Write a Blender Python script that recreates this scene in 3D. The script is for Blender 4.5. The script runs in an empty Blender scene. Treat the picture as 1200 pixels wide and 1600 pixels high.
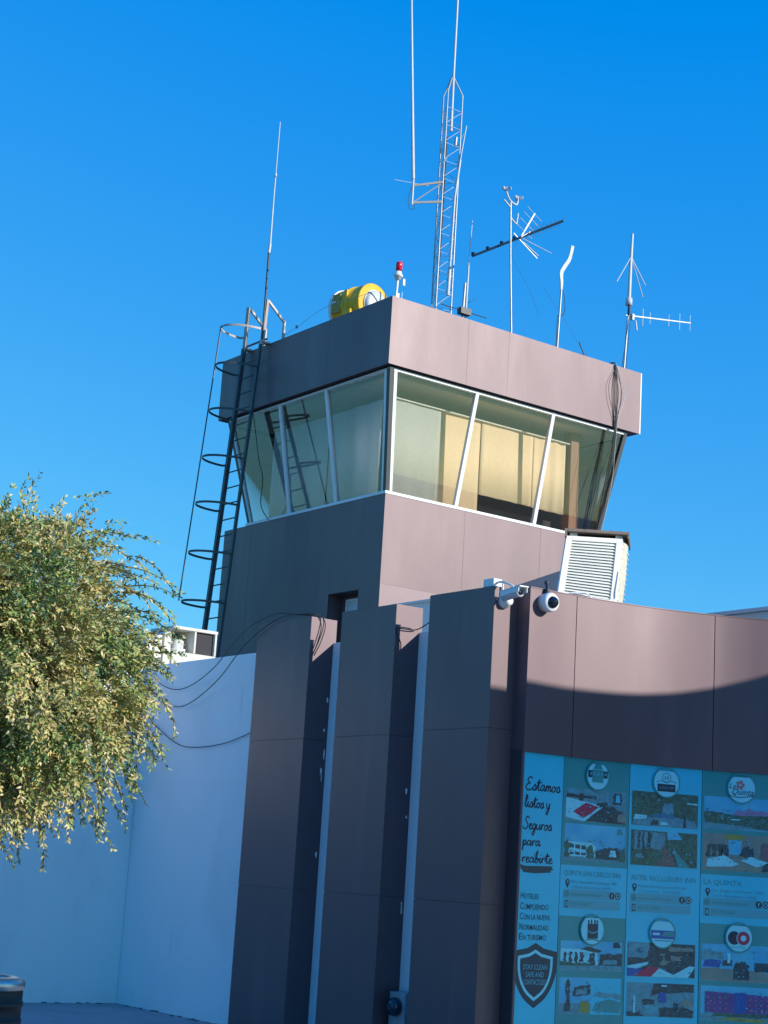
import bpy, math, random
from mathutils import Vector, Matrix
R=math.radians; V=Vector
scn=bpy.context.scene
# ------------------------------------------------------------------ camera, sky, sun, exposure
cd=bpy.data.cameras.new("camera"); cam=bpy.data.objects.new("camera",cd); scn.collection.objects.link(cam); scn.camera=cam
yaw,pit,rol=R(53.827),R(12.197),R(3.538)
F=V((math.cos(yaw)*math.cos(pit),math.sin(yaw)*math.cos(pit),math.sin(pit)))
Rt=V((math.sin(yaw),-math.cos(yaw),0)); Up=Rt.cross(F)
R2=Rt*math.cos(rol)+Up*math.sin(rol); U2=-Rt*math.sin(rol)+Up*math.cos(rol)
m=Matrix((R2,U2,-F)).transposed().to_4x4(); m.translation=V((0,0,1.6)); cam.matrix_world=m
cd.sensor_fit='VERTICAL'; cd.sensor_height=36.0; cd.lens=2614.7/1600*36.0; cd.clip_end=5000; cd.clip_start=.05
SUN=V((0.5,-1.0,0.4425)).normalized()
sun_el=math.asin(SUN.z); sun_az=math.atan2(SUN.x,SUN.y)
w=bpy.data.worlds.new("World"); scn.world=w; w.use_nodes=True; nt=w.node_tree
bg=nt.nodes["Background"]; sk=nt.nodes.new("ShaderNodeTexSky"); sk.sky_type='NISHITA'; sk.sun_disc=False
sk.sun_elevation=sun_el; sk.sun_rotation=sun_az; sk.air_density=1.0; sk.dust_density=0.25; sk.ozone_density=3.0
mul=nt.nodes.new("ShaderNodeMix"); mul.data_type='RGBA'; mul.blend_type='MULTIPLY'; mul.inputs[0].default_value=1
mul.inputs[7].default_value=(0.50,0.76,0.32,1)
add=nt.nodes.new("ShaderNodeVectorMath"); add.operation='ADD'; add.inputs[1].default_value=(-0.40,0.62,4.7)
vm=nt.nodes.new("ShaderNodeVectorMath"); vm.operation='MAXIMUM'; vm.inputs[1].default_value=(0,0,0)
nt.links.new(sk.outputs[0],mul.inputs[6]); nt.links.new(mul.outputs[2],add.inputs[0]); nt.links.new(add.outputs[0],vm.inputs[0]); nt.links.new(vm.outputs[0],bg.inputs[0]); bg.inputs[1].default_value=0.15
sl=bpy.data.lights.new("sun",'SUN'); sl.energy=4.9; sl.angle=R(0.5); sl.color=(1.0,0.94,0.86)
so=bpy.data.objects.new("sun",sl); scn.collection.objects.link(so); so.rotation_euler=SUN.to_track_quat('Z','Y').to_euler()
vs=scn.view_settings; vs.view_transform='Standard'; vs.look='None'; vs.gamma=1; vs.exposure=0.0; vs.use_curve_mapping=False

# ------------------------------------------------------------------ helpers
COL=scn.collection; TS=1.0
class MB:
    def __init__(s): s.v=[]; s.f=[]; s.m=[]; s.sm=[]
    def face(s,ps,mi=0,sm=False):
        n=len(s.v); s.v+= [tuple(p) for p in ps]; s.f.append(tuple(range(n,n+len(ps)))); s.m.append(mi); s.sm.append(sm)
    def grid(s,rows,mi=0,sm=True,close=False):
        n=len(s.v); c=len(rows[0])
        for r in rows: s.v+=[tuple(p) for p in r]
        for i in range(len(rows)-1):
            for j in range(c if close else c-1):
                k=(j+1)%c
                s.f.append((n+i*c+j,n+i*c+k,n+(i+1)*c+k,n+(i+1)*c+j)); s.m.append(mi); s.sm.append(sm)
    def box(s,a,b,mi=0):
        x0,y0,z0=a; x1,y1,z1=b
        s.prism([(x0,y0),(x1,y0),(x1,y1),(x0,y1)],z0,z1,mi)
    def prism(s,poly,z0,z1,mi=0):
        ar=sum(poly[i][0]*poly[(i+1)%len(poly)][1]-poly[(i+1)%len(poly)][0]*poly[i][1] for i in range(len(poly)))
        if ar<0: poly=poly[::-1]
        n=len(s.v); k=len(poly); s.v+=[(x,y,z0) for x,y in poly]+[(x,y,z1) for x,y in poly]
        s.f.append(tuple(n+i for i in range(k))[::-1]); s.f.append(tuple(n+k+i for i in range(k)))
        for i in range(k): j=(i+1)%k; s.f.append((n+i,n+j,n+k+j,n+k+i))
        s.m+=[mi]*(k+2); s.sm+=[False]*(k+2)
    def hexa(s,bt,tp,mi=0):
        n=len(s.v); s.v+=[tuple(p) for p in bt]+[tuple(p) for p in tp]
        for f in ((3,2,1,0),(4,5,6,7),(0,1,5,4),(1,2,6,5),(2,3,7,6),(3,0,4,7)): s.f.append(tuple(n+i for i in f)); s.m.append(mi); s.sm.append(False)
    def obox(s,c,ax,ay,az,mi=0):
        c,ax,ay,az=V(c),V(ax),V(ay),V(az)
        q=[(-1,-1),(1,-1),(1,1),(-1,1)]
        s.hexa([c+ax*i+ay*j-az for i,j in q],[c+ax*i+ay*j+az for i,j in q],mi)
    def bar(s,p,q,w,h,mi=0,up=(0,0,1)):
        p,q=V(p),V(q); d=(q-p); u=V(up); a=d.cross(u)
        if a.length<1e-5: a=d.cross(V((1,0,0)))
        a.normalize(); b=a.cross(d).normalized(); s.obox((p+q)/2,a*w/2,b*h/2,d/2,mi) 
    def tube(s,pts,r,n=8,mi=0,caps=True):
        pts=[V(p) for p in pts]; rr=[q*TS for q in (r if isinstance(r,(list,tuple)) else [r]*len(pts))]
        rows=[]; prev=None
        for i,p in enumerate(pts):
            d=(pts[min(i+1,len(pts)-1)]-pts[max(i-1,0)]).normalized()
            if prev is None:
                a=d.cross(V((0,0,1)) if abs(d.z)<.9 else V((1,0,0))).normalized()
            else:
                a=(prev-d*prev.dot(d)); a=a.normalized() if a.length>1e-6 else d.orthogonal().normalized()
            prev=a; b=d.cross(a)
            rows.append([p+(a*math.cos(t)+b*math.sin(t))*rr[i] for t in [2*math.pi*k/n for k in range(n)]])
        s.grid(rows,mi,True,True)
        if caps: s.face(rows[0],mi); s.face(rows[-1][::-1],mi)
    def lathe(s,c,ax,prof,n=20,mi=0):
        c=V(c); ax=V(ax).normalized(); a=ax.orthogonal().normalized(); b=ax.cross(a)
        rows=[[c+ax*h+(a*math.cos(t)+b*math.sin(t))*r for t in [2*math.pi*k/n for k in range(n)]] for h,r in prof]
        s.grid(rows,mi,True,True); s.face(rows[0],mi); s.face(rows[-1][::-1],mi)
    def build(s,name,mats,parent=None,bevel=0,org=None,sharp=40):
        me=bpy.data.meshes.new(name); o=bpy.data.objects.new(name,me); COL.objects.link(o)
        pl=parent['_loc'] if parent is not None else (0,0,0)
        pl=V(pl)
        if parent is None and org is not None: pl=V(org); o.location=pl
        me.from_pydata([tuple(V(p)-pl) for p in s.v],[],s.f)
        if not isinstance(mats,(list,tuple)): mats=[mats]
        for m_ in mats: me.materials.append(m_)
        me.polygons.foreach_set("material_index",s.m); me.polygons.foreach_set("use_smooth",s.sm); me.update()
        if bevel:
            b=o.modifiers.new("bevel",'BEVEL'); b.width=bevel; b.segments=2; b.limit_method='ANGLE'; b.angle_limit=R(35)
        if parent is not None:
            o.parent=parent; o['_loc']=tuple(pl)
        else: o['_loc']=tuple(pl)
        return o
def tag(o,label=None,cat=None,group=None,kind=None):
    if label: o['label']=label
    if cat: o['category']=cat
    if group: o['group']=group
    if kind: o['kind']=kind
    return o
def thing(name,label,cat,loc=(0,0,0),group=None):
    o=bpy.data.objects.new(name,None); COL.objects.link(o); o.location=loc; o.empty_display_size=.2; o['_loc']=tuple(loc)
    return tag(o,label,cat,group)
def cr(pts,n=6):
    pts=[V(p) for p in pts]; out=[]
    for i in range(len(pts)-1):
        p0=pts[max(i-1,0)];p1=pts[i];p2=pts[i+1];p3=pts[min(i+2,len(pts)-1)]
        for k in range(n):
            t=k/n; out.append(.5*((2*p1)+(p2-p0)*t+(2*p0-5*p1+4*p2-p3)*t*t+(3*p1-p0-3*p2+p3)*t**3))
    return out+[pts[-1]]
def mat(name,col,rough=.6,metal=0,ior=1.45,noise=0,nscale=5,bump=0,bscale=20,spec=None,col2=None,stretch=None,trans=0):
    m=bpy.data.materials.new(name); m.use_nodes=True; t=m.node_tree; b=t.nodes["Principled BSDF"]
    b.inputs["Base Color"].default_value=(*col,1); b.inputs["Roughness"].default_value=rough; b.inputs["Metallic"].default_value=metal
    b.inputs["IOR"].default_value=ior
    tc=t.nodes.new("ShaderNodeTexCoord"); mp=t.nodes.new("ShaderNodeMapping"); t.links.new(tc.outputs["Object"],mp.inputs[0])
    if stretch: mp.inputs["Scale"].default_value=stretch
    if noise:
        n=t.nodes.new("ShaderNodeTexNoise"); n.inputs["Scale"].default_value=nscale; n.inputs["Detail"].default_value=6; n.inputs["Roughness"].default_value=.6
        t.links.new(mp.outputs[0],n.inputs["Vector"])
        mr=t.nodes.new("ShaderNodeMapRange"); mr.inputs[1].default_value=.3; mr.inputs[2].default_value=.7
        t.links.new(n.outputs[0],mr.inputs[0])
        mx=t.nodes.new("ShaderNodeMix"); mx.data_type='RGBA'; mx.inputs[6].default_value=(*col,1)
        c2=col2 if col2 else tuple(c*(1-noise) for c in col); mx.inputs[7].default_value=(*c2,1)
        t.links.new(mr.outputs[0],mx.inputs[0]); t.links.new(mx.outputs[2],b.inputs["Base Color"])
        mr2=t.nodes.new("ShaderNodeMapRange"); mr2.inputs[3].default_value=max(.02,rough-.06); mr2.inputs[4].default_value=min(1,rough+.06)
        t.links.new(n.outputs[0],mr2.inputs[0]); t.links.new(mr2.outputs[0],b.inputs["Roughness"])
    if bump:
        n=t.nodes.new("ShaderNodeTexNoise"); n.inputs["Scale"].default_value=bscale; n.inputs["Detail"].default_value=3
        t.links.new(mp.outputs[0],n.inputs["Vector"]); bp=t.nodes.new("ShaderNodeBump"); bp.inputs["Strength"].default_value=1; bp.inputs["Distance"].default_value=bump
        t.links.new(n.outputs[0],bp.inputs["Height"]); t.links.new(bp.outputs[0],b.inputs["Normal"])
    if trans: b.inputs["Transmission Weight"].default_value=trans
    return m
def glassmat(name,tint,base,refl):
    m=bpy.data.materials.new(name); m.use_nodes=True; t=m.node_tree; t.nodes.clear()
    out=t.nodes.new("ShaderNodeOutputMaterial"); mx=t.nodes.new("ShaderNodeMixShader"); tr=t.nodes.new("ShaderNodeBsdfTransparent"); gl=t.nodes.new("ShaderNodeBsdfGlossy")
    tr.inputs[0].default_value=(*tint,1); gl.inputs["Roughness"].default_value=.012; gl.inputs[0].default_value=(*refl,1)
    fr=t.nodes.new("ShaderNodeFresnel"); fr.inputs[0].default_value=1.5
    ad=t.nodes.new("ShaderNodeMath"); ad.operation='ADD'; ad.inputs[1].default_value=base; ad.use_clamp=True
    t.links.new(fr.outputs[0],ad.inputs[0]); t.links.new(ad.outputs[0],mx.inputs[0]); t.links.new(tr.outputs[0],mx.inputs[1]); t.links.new(gl.outputs[0],mx.inputs[2]); t.links.new(mx.outputs[0],out.inputs[0])
    return m
# ------------------------------------------------------------------ materials
M={}
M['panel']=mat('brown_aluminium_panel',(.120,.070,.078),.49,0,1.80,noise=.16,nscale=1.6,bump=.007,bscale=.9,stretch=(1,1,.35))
M['panel_bounce']=mat('brown_panel_roof_bounce',(.18,.12,.125),.49,0,1.82,noise=.08,nscale=1.3,bump=.006,bscale=.8)  # paler copy: light reflected off the low roof put into the colour
for k_ in ('panel','panel_bounce'): M[k_].node_tree.nodes["Principled BSDF"].inputs["Specular Tint"].default_value=(1,.84,.86,1)
M['gap']=mat('panel_joint',(.06,.045,.05),.7)
M['white_wall']=mat('white_rendered_wall',(.92,.91,.89),.85,noise=.13,nscale=.55,bump=.003,bscale=26,stretch=(1,1,.45),col2=(.86,.86,.85))
M['ground']=mat('light_concrete_ground',(.34,.355,.38),.9,noise=.3,nscale=1.4,bump=.006,bscale=30,col2=(.28,.295,.32))
def stain(m,col,lo,hi,sc,st):
    t=m.node_tree; b=t.nodes["Principled BSDF"]; l=b.inputs["Base Color"].links[0].from_socket
    tc=t.nodes.new("ShaderNodeTexCoord"); mp=t.nodes.new("ShaderNodeMapping"); mp.inputs["Scale"].default_value=st; n=t.nodes.new("ShaderNodeTexNoise"); n.inputs["Scale"].default_value=sc; n.inputs["Detail"].default_value=8; n.inputs["Distortion"].default_value=.4
    mr=t.nodes.new("ShaderNodeMapRange"); mr.inputs[1].default_value=lo; mr.inputs[2].default_value=hi; mx=t.nodes.new("ShaderNodeMix"); mx.data_type='RGBA'; mx.inputs[7].default_value=(*col,1)
    t.links.new(tc.outputs["Object"],mp.inputs[0]); t.links.new(mp.outputs[0],n.inputs["Vector"]); t.links.new(n.outputs[0],mr.inputs[0]); t.links.new(mr.outputs[0],mx.inputs[0]); t.links.new(l,mx.inputs[6]); t.links.new(mx.outputs[2],b.inputs["Base Color"])
stain(M['white_wall'],(.78,.78,.77),.56,.78,1.1,(1,1,.5)); stain(M['white_wall'],(.74,.74,.73),.64,.80,5,(1,1,.18))
stain(M['panel'],(.15,.095,.102),.55,.80,3.0,(1,1,.12)); stain(M['ground'],(.24,.24,.25),.58,.75,2.2,(1,1,1))
M['trim']=mat('white_aluminium_frame',(.80,.80,.78),.4,noise=.08,nscale=6)
M['conc']=mat('roof_concrete',(.42,.41,.39),.9,noise=.3,nscale=3)
M['asphalt']=mat('dark_asphalt',(.05,.05,.052),.9,noise=.3,nscale=2,bump=.003,bscale=60)
M['joint']=mat('render_joint',(.80,.80,.79),.9)
M['dirt']=mat('dirt_debris',(.16,.15,.14),.95)
M['glass']=glassmat('tinted_window_glass',(.96,.96,.95),.035,(.85,.85,.85))
M['ladder']=mat('dark_ladder_steel',(.055,.075,.085),.45,noise=.2,nscale=8)
M['cream_metal']=mat('pale_ladder_steel',(.46,.40,.36),.45,noise=.12,nscale=9)  # paler ladder tone, for the parts above the roof edge
M['galv']=mat('galvanised_steel',(.42,.45,.48),.42,.35,noise=.22,nscale=14)
M['rodgrey']=mat('weathered_fibreglass',(.58,.60,.62),.5,noise=.15,nscale=12)
M['whitep']=mat('white_fibreglass',(.80,.80,.78),.4,noise=.06,nscale=10)
M['dark_metal']=mat('dark_steel',(.05,.055,.06),.45,noise=.2,nscale=9)
M['boom']=mat('dark_blue_boom',(.010,.03,.06),.95,0,1.15)
M['cable']=mat('black_cable',(.018,.018,.02),.5)
M['yellow']=mat('yellow_enamel',(.90,.50,.02),.6,noise=.18,nscale=8,bump=.002,bscale=30)
M['yellow_dark']=mat('ochre_enamel',(.42,.29,.05),.5,noise=.2,nscale=8)
M['red']=mat('red_beacon_plastic',(.75,.01,.03),.2)
M['beige_curtain']=mat('beige_curtain_cloth',(.80,.61,.38),.85,noise=.08,nscale=14)
M['grey_curtain']=mat('grey_blue_curtain_cloth',(.60,.64,.68),.85,noise=.08,nscale=14)
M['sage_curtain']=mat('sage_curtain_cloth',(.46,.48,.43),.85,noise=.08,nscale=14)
M['slate_blind']=mat('slate_blind_cloth',(.10,.14,.20),.8,noise=.1,nscale=9)
M['ceiling']=mat('interior_ceiling',(.36,.33,.27),.9,noise=.15,nscale=8)
M['wood']=mat('varnished_wood',(.28,.11,.045),.4,noise=.35,nscale=5,stretch=(8,8,.6))
M['oldwood']=mat('weathered_board',(.22,.17,.14),.8,noise=.4,nscale=6,stretch=(1,6,6))
M['dark_in']=mat('dark_interior',(.045,.04,.045),.8)
M['cream']=mat('cream_cabinet_paint',(.72,.69,.60),.6,noise=.12,nscale=7,col2=(.60,.57,.48))
M['cooler']=mat('pale_grey_cabinet',(.80,.80,.76),.5,noise=.10,nscale=7)
M['pad']=mat('cream_cooler_pad',(.72,.66,.52),.9,noise=.25,nscale=20,bump=.01,bscale=30)
M['bark']=mat('grey_brown_bark',(.16,.12,.09),.9,noise=.4,nscale=9,bump=.01,bscale=20)
M['bin']=mat('matte_black_bin',(.02,.022,.026),.65,0,noise=.2,nscale=7,stretch=(1,1,9))
M['binlid']=mat('brushed_steel_lid',(.55,.55,.55),.3,.8,noise=.1,nscale=10)
M['lens']=mat('smoked_dome',(.01,.012,.02),.05,0,1.6)
M['camgrey']=mat('camera_grey_shell',(.55,.58,.60),.35)
M['meterglass']=mat('meter_glass',(.02,.03,.05),.04,0,1.6)
M['distant']=mat('pale_far_wall',(.62,.66,.64),.8,noise=.08,nscale=1)
LC=[('leaf_green',(.23,.34,.09)),('leaf_olive',(.42,.43,.12)),('leaf_straw',(.64,.50,.17)),('leaf_bluegreen',(.10,.20,.11)),('leaf_buff',(.68,.56,.30))]
LM=[]
for n_,c_ in LC:
    q=mat(n_,c_,.55,noise=.25,nscale=6); LM.append(q)

# ------------------------------------------------------------------ ground
g=MB(); g.face([(-900,-900,-.004),(900,-900,-.004),(900,900,-.004),(-900,900,-.004)]); tag(g.build('ground',M['asphalt']),'dark asphalt ground of the forecourt',None,kind='structure')
g=MB(); g.face([(1.5,-9,0),(40,-9,0),(40,40,0),(1.5,40,0)]); tag(g.build('pavement',M['ground']),'pale concrete pavement at the foot of the white wall',None,kind='structure')
rnd=random.Random(4)
g=MB()
for k in range(64):
    if k%2: x=rnd.uniform(5.5,9.35); y=17.44-abs(rnd.gauss(0,.05))
    else: y=rnd.uniform(14.8,17.4); x=9.43-abs(rnd.gauss(0,.04))
    r=rnd.uniform(.004,.022)
    p=[(x+r*rnd.uniform(.7,1.6)*math.cos(t),y+r*rnd.uniform(.5,1.2)*math.sin(t)) for t in [i*math.pi/3 for i in range(6)]]
    g.prism(p,.002,.004+r*.35)
tag(g.build('litter',M['dirt']),'dry leaves and grit lying along the wall foot','litter',kind='stuff')

# ------------------------------------------------------------------ low terminal building
T=thing('terminal_building','low terminal building with white wall, dark brown fins and curved brown fascia','building',(9.45,14,0))
b=MB()
b.box((9.45,10.9,-.1),(9.75,17.55,3.82)); 
tag(b.build('wall',M['white_wall'],T,bevel=.008),'white rendered wall behind the fins')
b=MB(); b.box((6.7,17.45,-.1),(9.4503-.003,17.75,3.79)); tag(b.build('wall',M['white_wall'],T,bevel=.008),'white rendered wall running left behind the tree')
b=MB(); b.box((9.752,11.2,3.45),(17.99,23.5,3.62)); b.box((6.75,17.752,3.45),(9.75,23.5,3.62)); b.build('roof',M['conc'],T)
FT=[(13.64,14.62),(12.25,13.12),(10.86,11.755)]
for i,(a,c) in enumerate(FT):
    b=MB(); x0=9.17; x1=9.449; g_=.003
    zs=[-.1,1.41,2.845,4.045] if i<2 else [-.1,1.41,2.865,4.075]
    b.box((x0+.012,a+.012,-.1),(x1+.03,c-.012,zs[-1]-.012),1)
    for z0,z1 in zip(zs[:-1],zs[1:]):
        zz0=z0+(g_/2 if z0>0 else 0); zz1=z1-(g_/2 if z1<4 else 0)
        b.box((x0,a,zz0),(x0+.010,c,zz1)); b.box((x0+.0105,a,zz0),(x1+(.03 if z1>3.82 else 0),a+.010,zz1)); b.box((x0+.0105,c-.010,zz0),(x1,c,zz1))
    b.box((x0+.001,a+.001,zs[-1]-.003),(x1+.031,c-.001,zs[-1]+.004))
    lb=['brown panelled fin next to the white wall, leftmost of three','middle brown panelled fin','brown panelled fin beside the posters, with the camera box on top'][i]
    tag(b.build('fin',[M['panel'],M['gap']],T),lb)
b=MB(); b.box((9.4485,14.63,2.440),(9.4499,17.449,2.444)); b.build('wall_joint',M['joint'],T)
rs=random.Random(3)
for (yy,zz_) in ((13.64,3.25),(13.64,2.95),(13.64,2.72),(13.64,2.55),(13.64,2.48),(12.25,2.35),(12.25,2.12),(12.25,1.35),(12.25,1.30),(13.64,1.75)):
    b=MB(); x_=9.43-rs.uniform(0,.03); w_=rs.uniform(.006,.014); h_=rs.uniform(.015,.06)
    q=[(x_+w_*rs.uniform(.6,1.2)*math.cos(t),zz_+h_*rs.uniform(.6,1.2)*math.sin(t)) for t in [i*math.pi/4 for i in range(8)]]
    b.face([(x,yy-.0022,z) for x,z in q]); b.face([(x,yy-.0005,z) for x,z in q[::-1]])
    for i in range(8): j=(i+1)%8; b.face([(q[i][0],yy-.0022,q[i][1]),(q[i][0],yy-.0005,q[i][1]),(q[j][0],yy-.0005,q[j][1]),(q[j][0],yy-.0022,q[j][1])])
    b.build('paint_smear',M['white_wall'],T)
# narrow pillar face
b=MB(); b.box((9.43,10.703,-.1),(9.452,10.79,4.085)); b.box((9.436,10.793,-.1),(9.455,10.859,4.07)); 
tag(b.build('pillar',M['panel'],T),'narrow brown pillar face left of the curved fascia')
# curved fascia
K=1.0305
PL=cr([(x*K,y*K,0) for x,y in [(9.15,10.38),(9.64,10.375),(10.15,10.32),(10.6,10.225),(11.05,10.07),(11.3,9.955),(11.5,9.84),(11.75,9.69),(12.1,9.44),(12.5,9.08),(12.85,8.6),(13.1,8.0)]],8)
PS=[0]
for i in range(1,len(PL)): PS.append(PS[-1]+(PL[i]-PL[i-1]).length)
def cur(s):
    i=0
    if s>0:
        while i<len(PS)-2 and PS[i+1]<s: i+=1
    t=(s-PS[i])/(PS[i+1]-PS[i]); p=PL[i].lerp(PL[i+1],t)
    def tg(j): return (PL[min(j+1,len(PL)-1)]-PL[max(j-1,0)]).normalized()
    d=tg(i).lerp(tg(i+1),max(0,min(1,t))).normalized()
    return p,V((d.y,-d.x,0))       # point, outward normal
def csurf(s,z,off): p,n=cur(s); q=p+n*off; return V((q.x,q.y,z))
def cslab(b,s0,s1,z0,z1,o0,o1,mi=0,step=.06):
    n=max(2,int((s1-s0)/step)+1); ss=[s0+(s1-s0)*k/(n-1) for k in range(n)]
    b.grid([[csurf(s,z0,o1) for s in ss],[csurf(s,z1,o1) for s in ss]],mi)
    b.grid([[csurf(s,z1,o0) for s in ss],[csurf(s,z0,o0) for s in ss]],mi)
    b.grid([[csurf(s,z1,o1) for s in ss],[csurf(s,z1,o0) for s in ss]],mi); b.grid([[csurf(s,z0,o0) for s in ss],[csurf(s,z0,o1) for s in ss]],mi)
    for s,r in ((s0,0),(s1,1)):
        q=[csurf(s,z0,o0),csurf(s,z0,o1),csurf(s,z1,o1),csurf(s,z1,o0)]
        b.face(q[::-1] if r else q,mi)
SEND=PS[-1]-.05
sm=[0.0,.545,2.01,3.5,SEND]
for a,c in zip(sm[:-1],sm[1:]):
    b=MB(); cslab(b,a+.004,c-.004,2.685,4.087,-.02,0.0); tag(b.build('fascia_panel',M['panel'],T),None)
b=MB(); cslab(b,0.02,SEND,2.70,4.075,-.2,-.022,0); b.build('fascia_frame',M['gap'],T)
b=MB(); cslab(b,0.0,SEND,-.1,2.70,-.25,-.0225,0); b.build('poster_wall',M['gap'],T)
b=MB(); cslab(b,.004,SEND,4.0885,4.097,-.2,.004,0); b.build('coping',M['panel'],T)

# ------------------------------------------------------------------ control tower
TW=thing('control_tower','brown control tower with a ring of outward leaning windows and flat overhanging roof band','tower',(15.8,20.8,0))
sx0,sx1,sy0,sy1=13.73,17.93,18.77,23.14
b=MB(); 
b.box((sx0+.014,sy0+.014,0),(sx1,20.03-.75+.0,6.90),1)  # core near part, right of recess
b.box((14.02,19.27,0),(sx1,sy1-.3,6.90),1); b.box((sx0+.014,20.054,0),(14.01,sy1-.014,6.90),1); b.box((sx0+.014,19.2,5.56),(14.4,20.2,6.89),1)
b.build('core',[M['gap'],M['gap']],TW)
b=MB()
# right (sunlit) face plates
for xa,xc in zip([sx0,15.208,16.705],[15.208,16.705,sx1]):
    b.box((xa+(.0016 if xa>sx0 else 0),sy0,5.60),(xc-.0016,sy0+.012,6.905))
# left (shaded) face plates, around the recess
b.box((sx0,sy0+.0125,0),(sx0+.012,19.282,6.905)); b.box((sx0,19.284,5.56),(sx0+.012,20.031,6.905)); b.box((sx0,20.033,0),(sx0+.012,22.3,6.905)); b.box((sx0,22.306,0),(sx0+.012,sy1,6.905))
b.build('wall',M['panel'],TW)
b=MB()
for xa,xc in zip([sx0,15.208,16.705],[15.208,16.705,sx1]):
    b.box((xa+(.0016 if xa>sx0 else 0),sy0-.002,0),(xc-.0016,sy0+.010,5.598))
tag(b.build('roof_bounce_panel',M['panel_bounce'],TW),'lower panel on the sunlit side, reflected light put into its paler colour')
# recess
b=MB(); b.box((sx0+.02,19.26,0),(13.99,19.283,5.558)); b.box((sx0+.02,20.03,0),(13.99,20.05,5.558)); b.box((13.992,19.26,0),(14.01,20.05,5.558)); 
b.build('recess',M['panel'],TW)
wf=MB(); X=13.955
wf.box((X,19.42,5.47),(X+.03,19.90,5.50)); wf.box((X,19.87,4.6),(X+.028,19.90,5.469)); wf.box((X,19.42,4.6),(X+.028,19.45,5.469)); wf.box((X,19.42,4.57),(X+.03,19.90,4.599))
wfo=wf.build('window_frame',M['trim'],TW)
wp=MB(); wp.box((X+.012,19.451,4.6),(X+.02,19.869,5.469)); wp.build('pane',M['camgrey'],wfo)
# window band : bottom ring and top ring
bz,tz=6.93,8.66
B=dict(x0=13.745,x1=17.905,y0=18.785,y1=22.44); Tt=dict(x0=13.50,x1=18.215,y0=18.525,y1=22.9)
def lp(face,t,h):      # t world coordinate fraction along face, h 0..1
    x0=B['x0']+(Tt['x0']-B['x0'])*h; x1=B['x1']+(Tt['x1']-B['x1'])*h; y0=B['y0']+(Tt['y0']-B['y0'])*h; y1=B['y1']+(Tt['y1']-B['y1'])*h; z=bz+(tz-bz)*h
    if face=='r': return V((x0+(x1-x0)*t,y0,z))
    if face=='l': return V((x0,y0+(y1-y0)*t,z))
    if face=='e': return V((x1,y0+(y1-y0)*t,z))
    return V((x0+(x1-x0)*t,y1,z))
inw={'r':V((0,1,0)),'l':V((1,0,0)),'e':V((-1,0,0)),'b':V((0,-1,0))}
# sill, head
b=MB(); b.prism([(13.722,18.762),(17.94,18.762),(17.94,22.5),(13.722,22.5)],6.9055,6.945); b.build('sill',M['trim'],TW)
b=MB(); 
for f in 'rleb':
    a,c=lp(f,0,1),lp(f,1,1); b.bar(a+inw[f]*.02+V((0,0,.0)),c+inw[f]*.02,.05,.035)
b.build('window_head',M['trim'],TW)
b=MB(); b.prism([(13.56,18.58),(18.2,18.58),(18.2,22.85),(13.56,22.85)],8.682,8.76); b.build('soffit',M['gap'],TW)
tl={'r':([.03,.3095,.3435+.3375,.99],[.022,.351,.6775,.99]),'l':([.02,.342,.678,.985],[.02,.361,.652,.985])}
mm={'r':[(.018,.020),((15.03-13.745)/4.16,(15.125-13.5)/4.715),((16.57-13.745)/4.16,(16.65-13.5)/4.715),(.993,.995)],
    'l':[(.018,.022),((20.017-18.785)/3.655,(20.13-18.525)/4.375),((21.268-18.785)/3.655,(21.39-18.525)/4.375),(.985,.985)],
    'e':[(.01,.01),(.33,.33),(.66,.66),(.99,.99)],'b':[(.01,.01),(.33,.33),(.66,.66),(.99,.99)]}
for f in 'rleb':
    for k,(u0,u1) in enumerate(mm[f]):
        a,c=lp(f,u0,0),lp(f,u1,1); b=MB(); ww=.062 if k in(1,2) else .055
        al=V((1,0,0)) if f in 'rb' else V((0,1,0)); dn=inw[f]
        o_=-.012
        def q(p,s_,d_): return p+al*s_*ww/2+dn*d_
        b.hexa([q(a,-1,o_),q(a,1,o_),q(a,1,.045),q(a,-1,.045)],[q(c,-1,o_),q(c,1,o_),q(c,1,.045),q(c,-1,.045)])
        b.build('mullion',M['trim'],TW)
    for k in range(3):
        u0,u1=mm[f][k],mm[f][k+1]; d=inw[f]*.02
        a,c,e,h=lp(f,u0[0],.0)+d,lp(f,u1[0],.0)+d,lp(f,u1[1],1)+d,lp(f,u0[1],1)+d
        b=MB(); nv=(c-a).cross(h-a)
        b.face([a,c,e,h] if nv.dot(inw[f])<0 else [h,e,c,a]); b.build('window_pane',M['glass'],TW)
# corner posts (dark)
for fx,fy in ((0,0),(1,0),(0,1),(1,1)):
    p=lp('r' if fy==0 else 'b',fx,0); c=lp('r' if fy==0 else 'b',fx,1); b=MB(); sxn=1 if fx==0 else -1; syn=1 if fy==0 else -1
    o=V((.022*sxn,.022*syn,0)); k_=.035
    b.hexa([p+o+V((-k_,-k_,0)),p+o+V((k_,-k_,0)),p+o+V((k_,k_,0)),p+o+V((-k_,k_,0))],[c+o+V((-k_,-k_,0)),c+o+V((k_,-k_,0)),c+o+V((k_,k_,0)),c+o+V((-k_,k_,0))])
    b.build('corner_post',M['dark_metal'],TW)
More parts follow.
